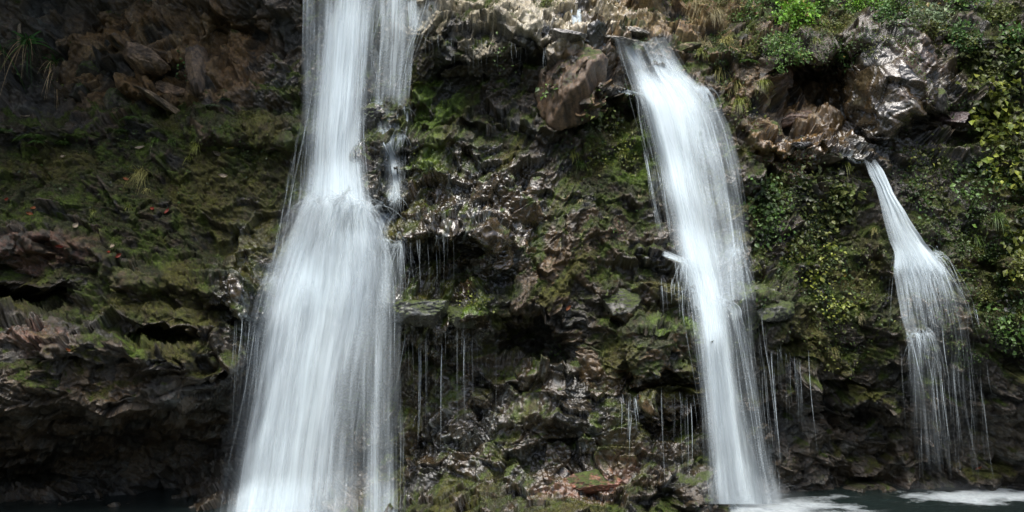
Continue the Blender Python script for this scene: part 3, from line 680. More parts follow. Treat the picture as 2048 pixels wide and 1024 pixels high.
    arcs('splash', [(600, 470, 1), (580, 540, 1.5), (560, 555, 1)], 260, t, (-.2, .3), (.3, .2), (.2, .3), .45, w=.014, d=.22, seed=9, off=.2)
    arcs('splash', [(710, 492, 2), (760, 486, 2), (800, 490, .4)], 600, t, (0, .4), (.4, .3), (.4, .4), .5, w=.016, d=.25, seed=10, off=.25)
    arcs('splash', [(790, 395, 1), (745, 440, 1.5)], 220, t, (0, .5), (.3, .3), (.3, .4), .3, w=.014, d=.32, seed=12, off=.1)
    arcs('splash', [(800, 270, .4), (770, 262, .6), (756, 210, 1), (800, 208, 1)], 240, t, (0, .5), (.3, .3), (.3, .4), .3, w=.014, d=.32, seed=13, off=.1)
    settle(t)
tall_fall()

def curved_fall():
    t = empty('waterfall', pt(1490, 1003, 21.9))
    tag(t, 'slender curved waterfall pouring from the brown lip in the middle down into the pool', 'waterfall', 'waterfalls dropping over the mossy cliff')
    core = [(78, 1234, 1330, [.5, .8, .8, .9, .5]), (100, 1240, 1345, [.3, .7, .5, .9, .4]), (140, 1255, 1368, [.2, .4, .6, .9, .35]), (175, 1268, 1402, [.2, .8, 1.1, .9, .35]), (210, 1282, 1428, [.15, .95, 1.05, .75, .25]),
            (280, 1302, 1442, [.12, 1.0, .8, .4, .08]), (360, 1320, 1456, [.1, 1.0, .65, .32, .06]), (450, 1340, 1474, [.1, 1.0, .6, .3, .06]), (520, 1354, 1490, [.1, 1.05, .6, .3, .06]), (600, 1378, 1502, [.12, 1.05, .5, .2, .06]),
            (700, 1392, 1508, [.12, 1.05, .7, .22, .06]), (800, 1402, 1522, [.1, 1.0, .75, .3, .06]), (900, 1412, 1538, [.1, .9, .8, .4, .08]), (1008, 1418, 1562, [.12, .9, .95, .6, .15])]
    for k, (dm, off, inf) in enumerate([(.95, .16, 0), (.75, .28, .06), (.55, .42, .14)]):
        water_sheet('main_veil', core, t, M_SHEET, off=off, seed=71 + k, dm=dm, inflate=inf, ncol=60, nrow=180, lip=7, fade0=.7, K=11)
    edge = [(190, 1380, 1430, [.4, .5, .4, .3, .15]), (260, 1400, 1462, [.4, .5, .5, .4, .2]), (360, 1425, 1485, [.35, .45, .4, .35, .15]), (480, 1440, 1502, [.3, .4, .4, .3, .1]), (600, 1450, 1512, [.2, .35, .3, .2, .1])]
    for k in range(2): water_sheet('side_veil', edge, t, M_FINE, off=.3 + .15 * k, seed=81 + k, K=24)
    mini = [(176, 1226, 1240, [.2, .5, .3]), (184, 1236, 1264, [.3, .8, .5]), (192, 1262, 1300, [.4, .9, .8]), (210, 1290, 1325, [.3, .8, .8])]
    water_sheet('ledge_stream', mini, t, M_SHEET, off=.06, seed=85, K=20, free=False, nrow=30, ncol=24)
    mini = [(497, 1298, 1318, [.2, .5, .3]), (508, 1315, 1345, [.3, .8, .5]), (520, 1340, 1372, [.3, .9, .9]), (550, 1362, 1392, [.3, .9, .9]), (620, 1382, 1415, [.3, .8, .8])]
    water_sheet('ledge_stream', mini, t, M_SHEET, off=.08, seed=86, K=20, free=False, nrow=40, ncol=24)
    mini = [(598, 1418, 1440, [.3, .7, .5]), (606, 1440, 1466, [.2, .8, .5]), (640, 1460, 1486, [.3, .7, .3]), (700, 1480, 1500, [.3, .7, .3]), (800, 1498, 1520, [.2, .5, .2])]
    water_sheet('ledge_stream', mini, t, M_SHEET, off=.2, seed=87, K=20, nrow=60, ncol=24)
    threads('threads', fill_threads(core, 200, 21), t, w=.018, d=.3, off=.45, seed=21)
    threads('threads', fill_threads([(100, 1245, 1340), (200, 1300, 1425), (400, 1330, 1478), (620, 1400, 1520)], 130, 22), t, w=.015, d=.28, off=.5, seed=22)
    threads('threads', fill_threads([(180, 1270, 1290), (330, 1290, 1330), (480, 1320, 1350)], 60, 23), t, w=.014, d=.4, off=.15, seed=23)
    threads('threads', fill_threads([(620, 1400, 1530), (800, 1410, 1560), (1005, 1425, 1572)], 120, 24, (.2, .6)), t, w=.015, d=.22, off=.5, seed=24)
    arcs('splash', [(1290, 172, 1), (1350, 168, 2), (1400, 178, 2)], 350, t, (.3, .35), (.5, .3), (.3, .3), .45, w=.016, d=.22, seed=25, off=.2)
    arcs('splash', [(1465, 500, 1), (1440, 600, 1), (1370, 525, 1)], 260, t, (.2, .5), (.4, .3), (.5, .4), .45, w=.014, d=.3, seed=26, off=.25)
    arcs('splash', [(1465, 1003, 1), (1495, 1004, 2), (1535, 1003, 1)], 1500, t, (.1, .8), (1.0, .8), (1.3, .8), .33, w=.014, d=.22, seed=27, off=.3)
    settle(t)
curved_fall()

def small_fall():
    t = empty('waterfall', pt(1880, 930, 23.9))
    tag(t, 'smallest waterfall, a thin chute at the right that splits on a ledge into drips', 'waterfall', 'waterfalls dropping over the mossy cliff')
    core = [(322, 1728, 1752, [.5, .9, .7]), (345, 1736, 1768, [.5, .9, .7]), (380, 1752, 1784, [.6, .9, .8]), (430, 1765, 1814, [.4, .7, .5]), (480, 1778, 1846, [.4, .8, .6]), (505, 1788, 1866, [.7, 1., .9]), (560, 1786, 1905, [.5, .8, .6])]
    for k in range(3): water_sheet('main_veil', core, t, M_SHEET if k < 2 else M_FINE, off=.08 + .08 * k, seed=91 + k, K=16, kv=.7, dm=.95 - .15 * k, ncol=30, nrow=90, fade1=1.)
    fan = [(505, 1788, 1872, [.4, .9, .9, .8, .4]), (535, 1786, 1898, [.3, .65, .6, .5, .2]), (575, 1792, 1930, [.3, .4, .35, .25, .06]), (620, 1800, 1950, [.3, .22, .2, .12, .03]), (670, 1812, 1955, [.25, .2, .12, .1, .03]), (760, 1820, 1945, [.15, .2, .1, .12, .05]), (965, 1832, 1982, [.05, .12, .08, .1, .03])]
    for k in range(2): water_sheet('lower_veil', fan, t, M_FINE, off=.15 + .1 * k, seed=95 + k, K=22, dm=.95 - .15 * k, fade1=1.)
    threads('threads', fill_threads([(505, 1790, 1880), (600, 1796, 1950), (660, 1800, 1965)], 60, 31, (.3, .7)), t, w=.012, d=.4, off=.25, seed=31)
    threads('threads', fill_threads([(640, 1808, 1948), (965, 1822, 1990)], 50, 32, (.2, .8)), t, w=.010, d=.3, off=.3, seed=32)
    threads('threads', [(1812, 570, 1816, 660), (1832, 590, 1838, 668), (1823, 668, 1852, 800), (1852, 715, 1878, 925), (1862, 720, 1884, 930), (1880, 720, 1902, 900), (1905, 725, 1930, 925), (1925, 740, 1950, 930), (1925, 640, 1945, 720), (1885, 650, 1900, 780), (1935, 620, 1938, 660), (1870, 720, 1862, 800)], t, w=.02, d=.5, off=.32, seed=33)
    arcs('splash', [(1805, 512, 2), (1830, 505, 3), (1860, 512, 2)], 650, t, (.45, .4), (.5, .35), (.35, .35), .6, w=.013, d=.32, seed=34, off=.12)
    arcs('splash', [(1828, 668, 1), (1850, 664, 1)], 140, t, (.1, .4), (.3, .3), (.5, .3), .4, w=.012, d=.35, seed=35, off=.15)
    settle(t)
small_fall()

def upper_fall():
    t = empty('waterfall', pt(1150, 80, at(1150, 78)[0][1] - .3))
    tag(t, 'tiny waterfall like a short white ribbon between boulders at the top of the cliff', 'waterfall', 'waterfalls dropping over the mossy cliff')
    core = [(22, 1142, 1160, [.5, .8, .6]), (40, 1144, 1161, [.4, .7, .6]), (74, 1148, 1164, [.5, .8, .6])]
    for k in range(2): water_sheet('main_veil', core, t, M_SHEET, off=.05 + .05 * k, seed=101 + k, K=16, kv=.8, ncol=16, nrow=30)
    threads('threads', fill_threads([(22, 1142, 1161), (74, 1147, 1165)], 14, 41, (.5, 1.)), t, w=.02, d=.7, off=.12, seed=41)
    settle(t)
upper_fall()

# --- single drips one can follow, and the fine curtains of drops nobody could count
G = 'single threads of water falling past the rock'
for lab, it in [
    ('long water thread nearest the tall fall, forked at its top', (838, 678, 836, 900)),
    ('water thread falling straight below the mossy ledge, second right of the tall fall', (884, 684, 880, 905)),
    ('faint water thread at the right end of the mossy ledge', (928, 668, 928, 820)),
    ('bright water thread dropping in the dark hollow under the square block', (873, 500, 874, 590)),
    ('short water thread in the dark hollow, left of the bright one', (818, 540, 816, 582)),
    ('pair of water threads joined at the foot of the brown bulge', (1258, 800, 1258, 915)),
    ('water thread dropping past the dark rock left of the curved fall', (1382, 805, 1386, 930)),
    ('slanting water thread leaving the lower edge of the tall fall', (812, 665, 786, 790)),
    ('lone water thread in the dark recess between the curved fall and the smallest fall', (1617, 700, 1634, 905)),
    ('water thread beside the right edge of the curved fall, forked at its top', (1543, 700, 1562, 940)),
    ('water thread at the left edge of the tall fall below the mossy shelf', (484, 636, 476, 730)),
]:
    o = threads('water_thread', [it, (it[0] + 4, it[1] + 26, it[2] + 1.5, it[3] - 10)] if 'fork' in lab or 'pair' in lab else [it], None, w=.016, d=.6, off=.15, seed=int(it[0]), m=40)
    tag(o, lab, 'water thread', G)

def curtain(label, items, **kw):
    o = threads('drips', items, None, **kw); tag(o, label, 'water drips', kind='stuff')
def rnd_items(x0, x1, yt0, yt1, ln, n, seed, dx=2):
    rg = np.random.default_rng(seed); xs = rg.uniform(x0, x1, n)
    ys = yt0 + (yt1 - yt0) * (xs - x0) / (x1 - x0) + rg.normal(0, 5, n)
    return [(x, y, x + rg.normal(dx, 1.5), y + ln * rg.uniform(.1, 1.1)) for x, y in zip(xs, ys)]
curtain('fine drips falling from the dark overhang at the top middle', rnd_items(818, 1100, 62, 100, 80, 34, 1), w=.009, d=.28)
curtain('fine drips in the dark hollow under the square block', rnd_items(800, 930, 480, 470, 110, 14, 2), w=.010, d=.35, off=.12)
curtain('long fine drips falling below the mossy ledge', rnd_items(792, 1000, 650, 668, 260, 44, 3), w=.008, d=.16, off=.15)
curtain('short drips below the rounded brown bulge', rnd_items(1240, 1275, 790, 795, 90, 12, 4), w=.014, d=.5)
curtain('fine drips on the dark rock left of the curved fall', rnd_items(1318, 1425, 780, 800, 200, 18, 5, 5), w=.010, d=.35, off=.15)
curtain('short drips hanging under the mossy lip beside the curved fall', rnd_items(1320, 1388, 560, 575, 80, 26, 6), w=.012, d=.45)
curtain('fine drips trailing off the right side of the curved fall', rnd_items(1545, 1600, 690, 720, 170, 22, 7, 6), w=.010, d=.32, off=.15)
curtain('fine drips on the far side of the smallest fall', rnd_items(1800, 1975, 690, 730, 230, 36, 8, 12), w=.010, d=.35, off=.3)
curtain('threads of water off the mossy shelf left of the tall fall', rnd_items(470, 520, 640, 650, 250, 30, 9, -14), w=.011, d=.28, off=.25)

# wet film running over the ledges that feed the falls
def film(label, rows, **kw):
    o = water_sheet('stream', rows, None, M_SHEET, off=kw.pop('off', .035), free=False, nrow=kw.pop('nrow', 36), ncol=30, **kw)
    tag(o, label, 'stream')
film('shallow white stream sliding over the top rocks towards the curved fall', [(72, 1150, 1172, [.2, .5, .2]), (82, 1166, 1205, [.2, .7, .3]), (90, 1195, 1235, [.2, .7, .4]), (98, 1225, 1262, [.2, .7, .5])], seed=111, K=14, kv=1.5)
film('thin white stream crossing the stony ledge above the smallest fall', [(270, 1590, 1640, [.1, .4, .2]), (284, 1620, 1680, [.2, .5, .2]), (300, 1668, 1715, [.2, .6, .2]), (326, 1680, 1745, [.1, .4, .6])], seed=112, K=14, kv=1.5)
# drifting spray where the falls strike rock or water
def mist(px, py, rx, rz, ry, dens, label, yo=-.6):
    i, j = gidx(px, py); c = pt(px, py, YS[i, j] + yo)
    th, ph = np.meshgrid(np.linspace(0, 2 * math.pi, 25), np.linspace(0.01, math.pi - .01, 13))
    V = np.stack([np.sin(ph) * np.cos(th), np.sin(ph) * np.sin(th), np.cos(ph)], -1) * np.array([rx, ry, rz])
    m, N, L = new_mat('spray'); out = N.new('ShaderNodeOutputMaterial'); pv = N.new('ShaderNodeVolumePrincipled'); pv.inputs['Color'].default_value = (.85, .92, .95, 1); pv.inputs['Anisotropy'].default_value = .1
    tc = N.new('ShaderNodeTexCoord'); sc = N.new('ShaderNodeVectorMath'); sc.operation = 'MULTIPLY'; sc.inputs[1].default_value = (1 / rx, 1 / ry, 1 / rz); L.new(tc.outputs['Object'], sc.inputs[0])
    ln = N.new('ShaderNodeVectorMath'); ln.operation = 'LENGTH'; L.new(sc.outputs[0], ln.inputs[0])
    n = N.new('ShaderNodeTexNoise'); n.inputs['Scale'].default_value = 1.6; n.inputs['Detail'].default_value = 2; L.new(tc.outputs['Object'], n.inputs['Vector'])
    a = N.new('ShaderNodeMath'); a.operation = 'MULTIPLY_ADD'; L.new(n.outputs[0], a.inputs[0]); a.inputs[1].default_value = .8; L.new(ln.outputs['Value'], a.inputs[2])
    mr = N.new('ShaderNodeMapRange'); mr.inputs[1].default_value = 1.3; mr.inputs[2].default_value = .3; mr.inputs[3].default_value = 0; mr.inputs[4].default_value = dens; L.new(a.outputs[0], mr.inputs[0]); L.new(mr.outputs[0], pv.inputs['Density'])
    L.new(pv.outputs[0], out.inputs['Volume'])
    o = mesh_np('spray', V.reshape(-1, 3), grid_faces(13, 25), m); o.location = tuple(c); tag(o, label, 'spray', kind='stuff')
mist(660, 450, 1.2, .9, .6, 1.3, 'white spray thrown up where the tall fall strikes its rock ledge')
mist(600, 960, 3.0, 1.6, .9, .10, 'pale spray drifting around the foot of the tall fall')
mist(1490, 992, 1.5, .5, .9, 1.2, 'low white spray at the foot of the curved fall')
mist(1900, 975, 2.0, .2, .6, .3, 'low white spray over the pool below the smallest fall')
#SPLIT
# ------------------------------------------------------------------ plants
def leaf_mesh(pos, axis, nrm, length, width, col):
    """kite shaped leaves folded on the midrib; pos, axis, nrm (n,3)"""
    axis = axis / (np.linalg.norm(axis, axis=1, keepdims=True) + 1e-9)
    side = np.cross(axis, nrm); side /= np.linalg.norm(side, axis=1, keepdims=True) + 1e-9
    nn = np.cross(side, axis); L_ = length[:, None]; W_ = width[:, None]
    v0 = pos; v1 = pos + axis * L_ * .42 - side * W_ * .5 + nn * W_ * .12; v2 = pos + axis * L_ - nn * L_ * .12
    v3 = pos + axis * L_ * .42 + side * W_ * .5 + nn * W_ * .12; v4 = pos + axis * L_ * .5
    V = np.stack([v0, v1, v2, v3, v4], 1).reshape(-1, 3); i = np.arange(len(pos)) * 5
    F = np.concatenate([np.stack([i, i + 1, i + 2, i + 4], 1), np.stack([i, i + 4, i + 2, i + 3], 1)])
    return V, F, np.repeat(col, 5, 0)

def blade_mesh(base, d0, length, width, droop, col, seg=5, tipcol=None):
    """curved tapering blades; base, d0 (n,3)"""
    n = len(base); d0 = d0 / np.linalg.norm(d0, axis=1, keepdims=True)
    side = np.cross(d0, np.array([.2, .9, .4])); side /= np.linalg.norm(side, axis=1, keepdims=True) + 1e-9
    t = np.linspace(0, 1, seg + 1); rows = []
    for k in t:
        c = base + d0 * (length * k)[:, None] + np.array([0, 0, -1.]) * (length * droop * k * k)[:, None]
        w = width * (1 - k ** 1.6) * .5 * (.6 + .4 * min(1, k * 5)) + .0006
        rows.append(np.stack([c - side * w[:, None], c + side * w[:, None]], 1))
    V = np.stack(rows, 1).reshape(-1, 3)                        # n, seg+1, 2
    idx = np.arange(n * (seg + 1) * 2).reshape(n, seg + 1, 2)
    F = np.stack([idx[:, :-1, 0], idx[:, 1:, 0], idx[:, 1:, 1], idx[:, :-1, 1]], -1).reshape(-1, 4)
    if tipcol is None: tipcol = col
    Cc = (col[:, None] * (1 - t[None, :, None]) + tipcol[:, None] * t[None, :, None]); Cc = np.repeat(Cc, 2, 1).reshape(-1, 3)
    return V, F, Cc

def cols(rg, n, a, b, var=.25):
    t = rg.random((n, 1)); c = np.array(a) * (1 - t) + np.array(b) * t
    return np.clip(c * (1 + var * rg.normal(0, 1, (n, 1))), .004, 1)

def stem_tubes(parent, paths, r0, mat, name='stem', one=False):
    if one:
        W = np.array([np.linspace(2 * r0, .6 * r0, p.shape[0]) for p in paths])
        return tubes(name, np.array(paths), W, W * 0 + 1, parent, mat, 5)
    for p in paths: tubes(name, p[None], np.linspace(2 * r0, .7 * r0, len(p))[None], np.ones((1, len(p))), parent, mat, 5)

GREENS = {'bright': ((.06, .15, .012), (.14, .27, .025)), 'mid': ((.045, .10, .02), (.10, .17, .035)), 'dark': ((.03, .075, .018), (.07, .14, .03)),
          'yellow': ((.06, .09, .010), (.21, .23, .035)), 'olive': ((.04, .065, .012), (.11, .12, .03)), 'grey': ((.09, .13, .07), (.16, .21, .11))}

def shrub(px, py, rad, n, tone, leaf=.075, label=None, seed=0, cat='shrub', group=None, name='shrub', aspect=1.0):
    rg = np.random.default_rng(seed + 1000); p, nr = at(px, py)
    root = empty(name, p); tag(root, label, cat, group)
    ntw = max(10, int(n / 26)); dirs = rg.normal(0, 1, (ntw, 3)); dirs[:, 1] = -np.abs(dirs[:, 1]) * .8; dirs[:, 2] *= .75; dirs[:, 2] += .12
    dirs /= np.linalg.norm(dirs, axis=1, keepdims=True)
    ends = dirs * (rad * (.35 + .75 * rg.random((ntw, 1)) ** .7)) * np.array([aspect, .75, 1 / aspect])
    k = rg.integers(0, ntw, n); sp = rad * .20
    pos = ends[k] * (.78 + .22 * rg.random((n, 1))) + rg.normal(0, sp, (n, 3)) * np.array([1, .8, .7])
    ax = dirs[k] * .6 + rg.normal(0, .6, (n, 3)) + np.array([0, -.2, -.25]); nn = rg.normal(0, .45, (n, 3)) + np.array([0, -.6, .8])
    ln = leaf * (.45 + .8 * rg.random(n) + .9 * (rg.random(n) < .12)); ca, cb = GREENS[tone]
    tw = rg.random((ntw, 1)) * .7 + .3; c = cols(rg, n, ca, cb) * (.55 + .75 * tw[k])
    c *= 1.45; yel = rg.random(n) < .05; c[yel] = np.array([.25, .19, .05])
    V, F, Cc = leaf_mesh(pos, ax, nn, ln, ln * .55, c)
    mesh_np('foliage', V, F, M_LEAF, root, {'col': Cc}, smooth=False)
    b0 = np.array([0, .12, -.05])
    paths = [np.stack([b0 * (1 - t) + e * t + np.array([0, 0, .10 * rad * math.sin(math.pi * t)]) for t in np.linspace(0, 1, 5)]) for e in ends[:min(ntw, 7)]]
    stem_tubes(root, paths, .010, M_BARK)
    return root

def tuft(px, py, length, n, tone=('g', None), label=None, seed=0, group=None, width=.012, name='grass_tuft', cat='grass', droop=.9, spread=.5):
    rg = np.random.default_rng(seed + 2000); p, nr = at(px, py)
    colr = {'y': ((.22, .22, .06), (.36, .33, .12)), 'g': ((.06, .12, .02), (.13, .2, .04)), 'd': ((.22, .19, .09), (.38, .34, .19)), 'dk': ((.02, .06, .015), (.05, .11, .025)), 'yg': ((.14, .18, .03), (.25, .27, .06))}[tone]
    base = rg.normal(0, length * .10, (n, 3)) * np.array([1, .4, .4])
    d = np.array([0, -.7, .75]) + rg.normal(0, spread, (n, 3)); 
    L_ = length * (.5 + .7 * rg.random(n)); c = cols(rg, n, *colr)
    V, F, Cc = blade_mesh(base, d, L_, width * (.6 + .8 * rg.random(n)), droop * (.6 + .9 * rg.random(n)), c * .7, tipcol=c * 1.15)
    o = mesh_np(name, V, F, M_LEAF if tone in ('g', 'dk', 'yg') else M_DRY, None, {'col': Cc}); o.location = tuple(float(v) for v in p)
    tag(o, label, cat, group); return o

def fern(px, py, length, nf, tone='mid', label=None, seed=0, group=None):
    rg = np.random.default_rng(seed + 3000); p, nr = at(px, py)
    root = empty('fern', p); tag(root, label, 'fern', group); ca, cb = GREENS[tone]
    for f in range(nf):
        az = -math.pi / 2 + (f - (nf - 1) / 2) * (2.4 / nf) + rg.normal(0, .12); L_ = length * (.75 + .4 * rg.random())
        d = np.array([math.cos(az), math.sin(az) * .8, .55 + .2 * rg.random()]); d /= np.linalg.norm(d)
        t = np.linspace(0, 1, 16); c = d[None] * (L_ * t)[:, None] + np.array([0, 0, -1.]) * (L_ * .75 * t * t)[:, None]
        tan = np.gradient(c, axis=0); tan /= np.linalg.norm(tan, axis=1, keepdims=True); side = np.cross(tan, [0, 0, 1.]); side /= np.linalg.norm(side, axis=1, keepdims=True)
        pos = np.repeat(c[2:], 2, 0); sg = np.tile([1, -1], len(c) - 2)[:, None]
        ax = np.repeat(side[2:], 2, 0) * sg + np.repeat(tan[2:], 2, 0) * .45; ln = np.repeat(L_ * .26 * np.sin(math.pi * np.clip(t[2:], 0, .98)) ** .7 + .01, 2)
        cc = cols(rg, len(pos), ca, cb, .15)
        V, F, Cc = leaf_mesh(pos, ax, np.tile([0, -.3, 1.], (len(pos), 1)), ln, ln * .3, cc)
        mesh_np('frond', V, F, M_LEAF, root, {'col': Cc}, smooth=False)
    return root

def climber(px, py, pts, n, tone, leaf, label, seed, group=None, spread=.16, name='climbing_plant', cat='climbing plant'):
    """stems that creep over the rock through pts, leaves held out from them"""
    rg = np.random.default_rng(seed + 4000); p, _ = at(px, py); root = empty(name, p); tag(root, label, cat, group)
    stems = []; LP, LA, LN = [], [], []
    for poly in pts:
        xs = np.array([q[0] for q in poly], float); ys = np.array([q[1] for q in poly], float); tt = np.linspace(0, len(xs) - 1, 14)
        x = np.interp(tt, np.arange(len(xs)), xs) + rg.normal(0, 3, 14); y = np.interp(tt, np.arange(len(xs)), ys)
        i, j = gidx(x, y); q = P[i, j] + NS[i, j] * .05 - p; stems.append(q)
        m = n // len(pts); u = rg.random(m) * 12.99; a = u.astype(int); fr = (u - a)[:, None]
        c = q[a] * (1 - fr) + q[a + 1] * fr; off = rg.normal(0, spread, (m, 3)) * np.array([1, .35, .8]); off[:, 1] -= .08
        LP.append(c + off); LA.append(rg.normal(0, .7, (m, 3)) + np.array([0, -.5, -.35])); LN.append(np.array([0, -.8, .7]) + rg.normal(0, .4, (m, 3)))
    LP, LA, LN = map(np.concatenate, (LP, LA, LN)); m = len(LP); ln = leaf * (.5 + .9 * rg.random(m)); ca, cb = GREENS[tone]
    c = cols(rg, m, ca, cb, .3) * (-.2 + 2.2 * fbm(LP[:, 0] * 2.5 + seed, LP[:, 2] * 2.5, 3, 41))[:, None]; c = np.clip(c, .008, 1); ln = ln * (.6 + .8 * fbm(LP[:, 0] * 1.7 + seed, LP[:, 2] * 1.7, 2, 43))
    V, F, Cc = leaf_mesh(LP, LA, LN, ln, ln * .72, c); mesh_np('foliage', V, F, M_LEAF, root, {'col': Cc}, smooth=False)
    stem_tubes(root, stems, .007, M_BARK)
    return root

def strap_plant(px, py, length, n, label, seed, group, dry=0):
    rg = np.random.default_rng(seed + 5000); p, _ = at(px, py); root = empty('strap_leaved_plant', p); tag(root, label, 'plant', group)
    d = np.array([0, -.55, .7]) + rg.normal(0, .55, (n, 3)); c = cols(rg, n, (.05, .14, .035), (.10, .24, .06))
    V, F, Cc = blade_mesh(rg.normal(0, .03, (n, 3)), d, length * (.6 + .6 * rg.random(n)), np.full(n, .045), .7 * (.6 + .8 * rg.random(n)), c, 7)
    mesh_np('foliage', V, F, M_LEAF, root, {'col': Cc})
    if dry:
        d = np.array([0, -.5, -.1]) + rg.normal(0, .25, (dry, 3)); c = cols(rg, dry, (.5, .34, .16), (.7, .52, .28))
        V, F, Cc = blade_mesh(rg.normal(0, .05, (dry, 3)), d, length * (.7 + .6 * rg.random(dry)), np.full(dry, .018), 1.2 * (.8 + .6 * rg.random(dry)), c, 8)
        mesh_np('dry_leaves', V, F, M_DRY, root, {'col': Cc})
    return root

GS = 'shrubs on the bank at the top of the cliff'
for k, (x, y, r, n, tone, lf, lab) in enumerate([
    (1590, 45, .55, 1500, 'bright', .08, 'vivid lime green shrub at the top edge of the right bank, brightest of all'),
    (1560, 110, .5, 1100, 'mid', .07, 'mid green shrub hanging below the lime green shrub, above the dark hollow'),
    (1500, 100, .4, 700, 'olive', .07, 'loose bright leaved shrub right of the dry grass by the curved fall'),
    (1500, 40, .45, 900, 'mid', .06, 'fine leaved shrub beside the dry grass at the top edge'),
    (1450, 20, .4, 700, 'olive', .05, 'yellowish shrub at the top edge above the curved fall'),
    (1640, 20, .5, 1100, 'mid', .07, 'green shrub right of the lime green shrub, touching the top edge'),
    (1660, 75, .42, 900, 'olive', .06, 'olive shrub with bare twigs above the wet black outcrop, left of its peak'),
    (1720, 25, .5, 1200, 'bright', .06, 'rounded fresh green shrub over the middle of the wet black outcrop'),
    (1770, 60, .36, 700, 'dark', .06, 'dark green shrub drooping on to the peak of the wet black outcrop'),
    (1800, 10, .5, 1100, 'mid', .07, 'dense green shrub at the top edge, right of the rounded fresh green one'),
    (1860, 40, .5, 1100, 'grey', .065, 'greyish green shrub above the round stone at the upper right'),
    (1925, 15, .5, 1000, 'mid', .07, 'leafy shrub at the top edge near the right corner'),
    (1930, 75, .36, 600, 'dark', .07, 'dark shrub hanging above the leafy creepers of the right corner'),
    (1990, 35, .5, 1000, 'olive', .075, 'olive green shrub nearest the top right corner'),
    (2040, 90, .5, 900, 'dark', .08, 'shaded shrub cut by the right edge below the corner'),
    (1700, 118, .3, 450, 'dark', .06, 'small dark shrub clinging to the left shoulder of the wet black outcrop'),
    (1535, 5, .45, 900, 'mid', .07, 'green shrub at the top edge left of the lime green one'),
    (1380, -8, .35, 500, 'olive', .06, 'low olive shrub at the top edge above the brown slope'),
    (1100, 2, .3, 420, 'olive', .05, 'low moss green shrub at the top edge above the pale boulder'),
]):
    shrub(x, y, r, n, tone, lf, lab, k, group=GS)

GC = 'leafy creepers climbing over the rock'
creep = [
 (1510, 400, [[(1510, 360), (1520, 420), (1515, 480)], [(1540, 355), (1555, 420), (1545, 490)], [(1530, 375), (1500, 430)]], 520, 'mid', .11, 'dense dark leaved creeper just right of the curved fall'),
 (1620, 390, [[(1600, 350), (1610, 420), (1590, 490)], [(1650, 350), (1655, 410), (1640, 470)], [(1690, 370), (1680, 440)]], 700, 'olive', .12, 'dense glossy creeper under the stony ledge of the smallest fall'),
 (1620, 500, [[(1560, 490), (1600, 520)], [(1640, 480), (1660, 530)], [(1600, 540), (1640, 560)]], 260, 'yellow', .09, 'sparse yellow green creeper below the dense glossy one'),
 (1960, 90, [[(1940, 70), (1960, 150)], [(2000, 80), (2010, 160)], [(2040, 60), (2045, 150)]], 420, 'olive', .13, 'broad leaved creeper in the top right corner'),
 (1980, 230, [[(1955, 170), (1970, 260)], [(2000, 170), (2010, 270)], [(2040, 160), (2040, 260)]], 430, 'yellow', .15, 'yellow green creeper with large leaves by the right edge, above the middle one'),
 (2010, 330, [[(1980, 270), (2000, 370)], [(2030, 270), (2040, 380)]], 300, 'yellow', .15, 'middle yellow green creeper on the right edge'),
 (1950, 360, [[(1925, 320), (1940, 420)], [(1970, 320), (1985, 400)]], 280, 'mid', .11, 'open green creeper right of the smallest fall above its ledge'),
 (1840, 320, [[(1810, 300), (1830, 350)], [(1850, 280), (1870, 330)]], 150, 'yellow', .09, 'small leaved creeper directly under the wet black outcrop'),
 (1820, 390, [[(1800, 350), (1820, 400)], [(1835, 380), (1850, 430)]], 180, 'mid', .08, 'sparse creeper touching the right side of the smallest fall'),
 (2030, 520, [[(2020, 440), (2030, 560)], [(2045, 470), (2040, 560)]], 230, 'yellow', .14, 'bright hanging creeper at the right edge level with the ledge of the smallest fall'),
 (2010, 650, [[(1990, 600), (2000, 690)], [(2030, 590), (2040, 700)]], 230, 'mid', .12, 'lowest green creeper on the right edge'),
 (1670, 600, [[(1640, 580), (1660, 620)], [(1690, 590), (1680, 640)]], 190, 'yellow', .08, 'small bright creeper above the dark recess between curved and smallest fall'),
 (1195, 240, [[(1185, 215), (1190, 260)], [(1215, 220), (1220, 270)]], 190, 'olive', .09, 'dark leaved creeper in the cleft under the brown block'),
 (1100, 190, [[(1095, 170), (1105, 210)]], 50, 'mid', .10, 'few broad leaves growing left of the brown block'),
 (1225, 320, [[(1190, 290), (1210, 330)], [(1240, 280), (1260, 320)]], 200, 'yellow', .07, 'yellow green creeper on the mossy rock below the brown lip'),
 (1140, 705, [[(1110, 715), (1140, 695)]], 60, 'mid', .07, 'small fern like sprig in the dark cave under the central ledge'),
 (960, 605, [[(935, 610), (975, 600)]], 70, 'yellow', .06, 'small bright sprig on the mossy ledge right of the tall fall'),
 (1480, 230, [[(1490, 200), (1495, 260)]], 60, 'olive', .07, 'thin sprig between curved fall and brown boulder'),
 (1000, 100, [[(980, 95), (1010, 130)]], 40, 'mid', .06, 'thin sprig under the dripping top overhang'),
 (400, 130, [[(380, 120), (385, 175)], [(395, 100), (400, 130)]], 60, 'dark', .07, 'dark sprig on the brown rock wall at the upper left'),
 (310, 10, [[(300, 5), (330, 12)]], 50, 'mid', .07, 'small sprig at the top edge of the dark left wall'),
]
for k, (x, y, pl, n, tone, lf, lab) in enumerate(creep): climber(x, y, pl, n, tone, lf, lab, k, GC)

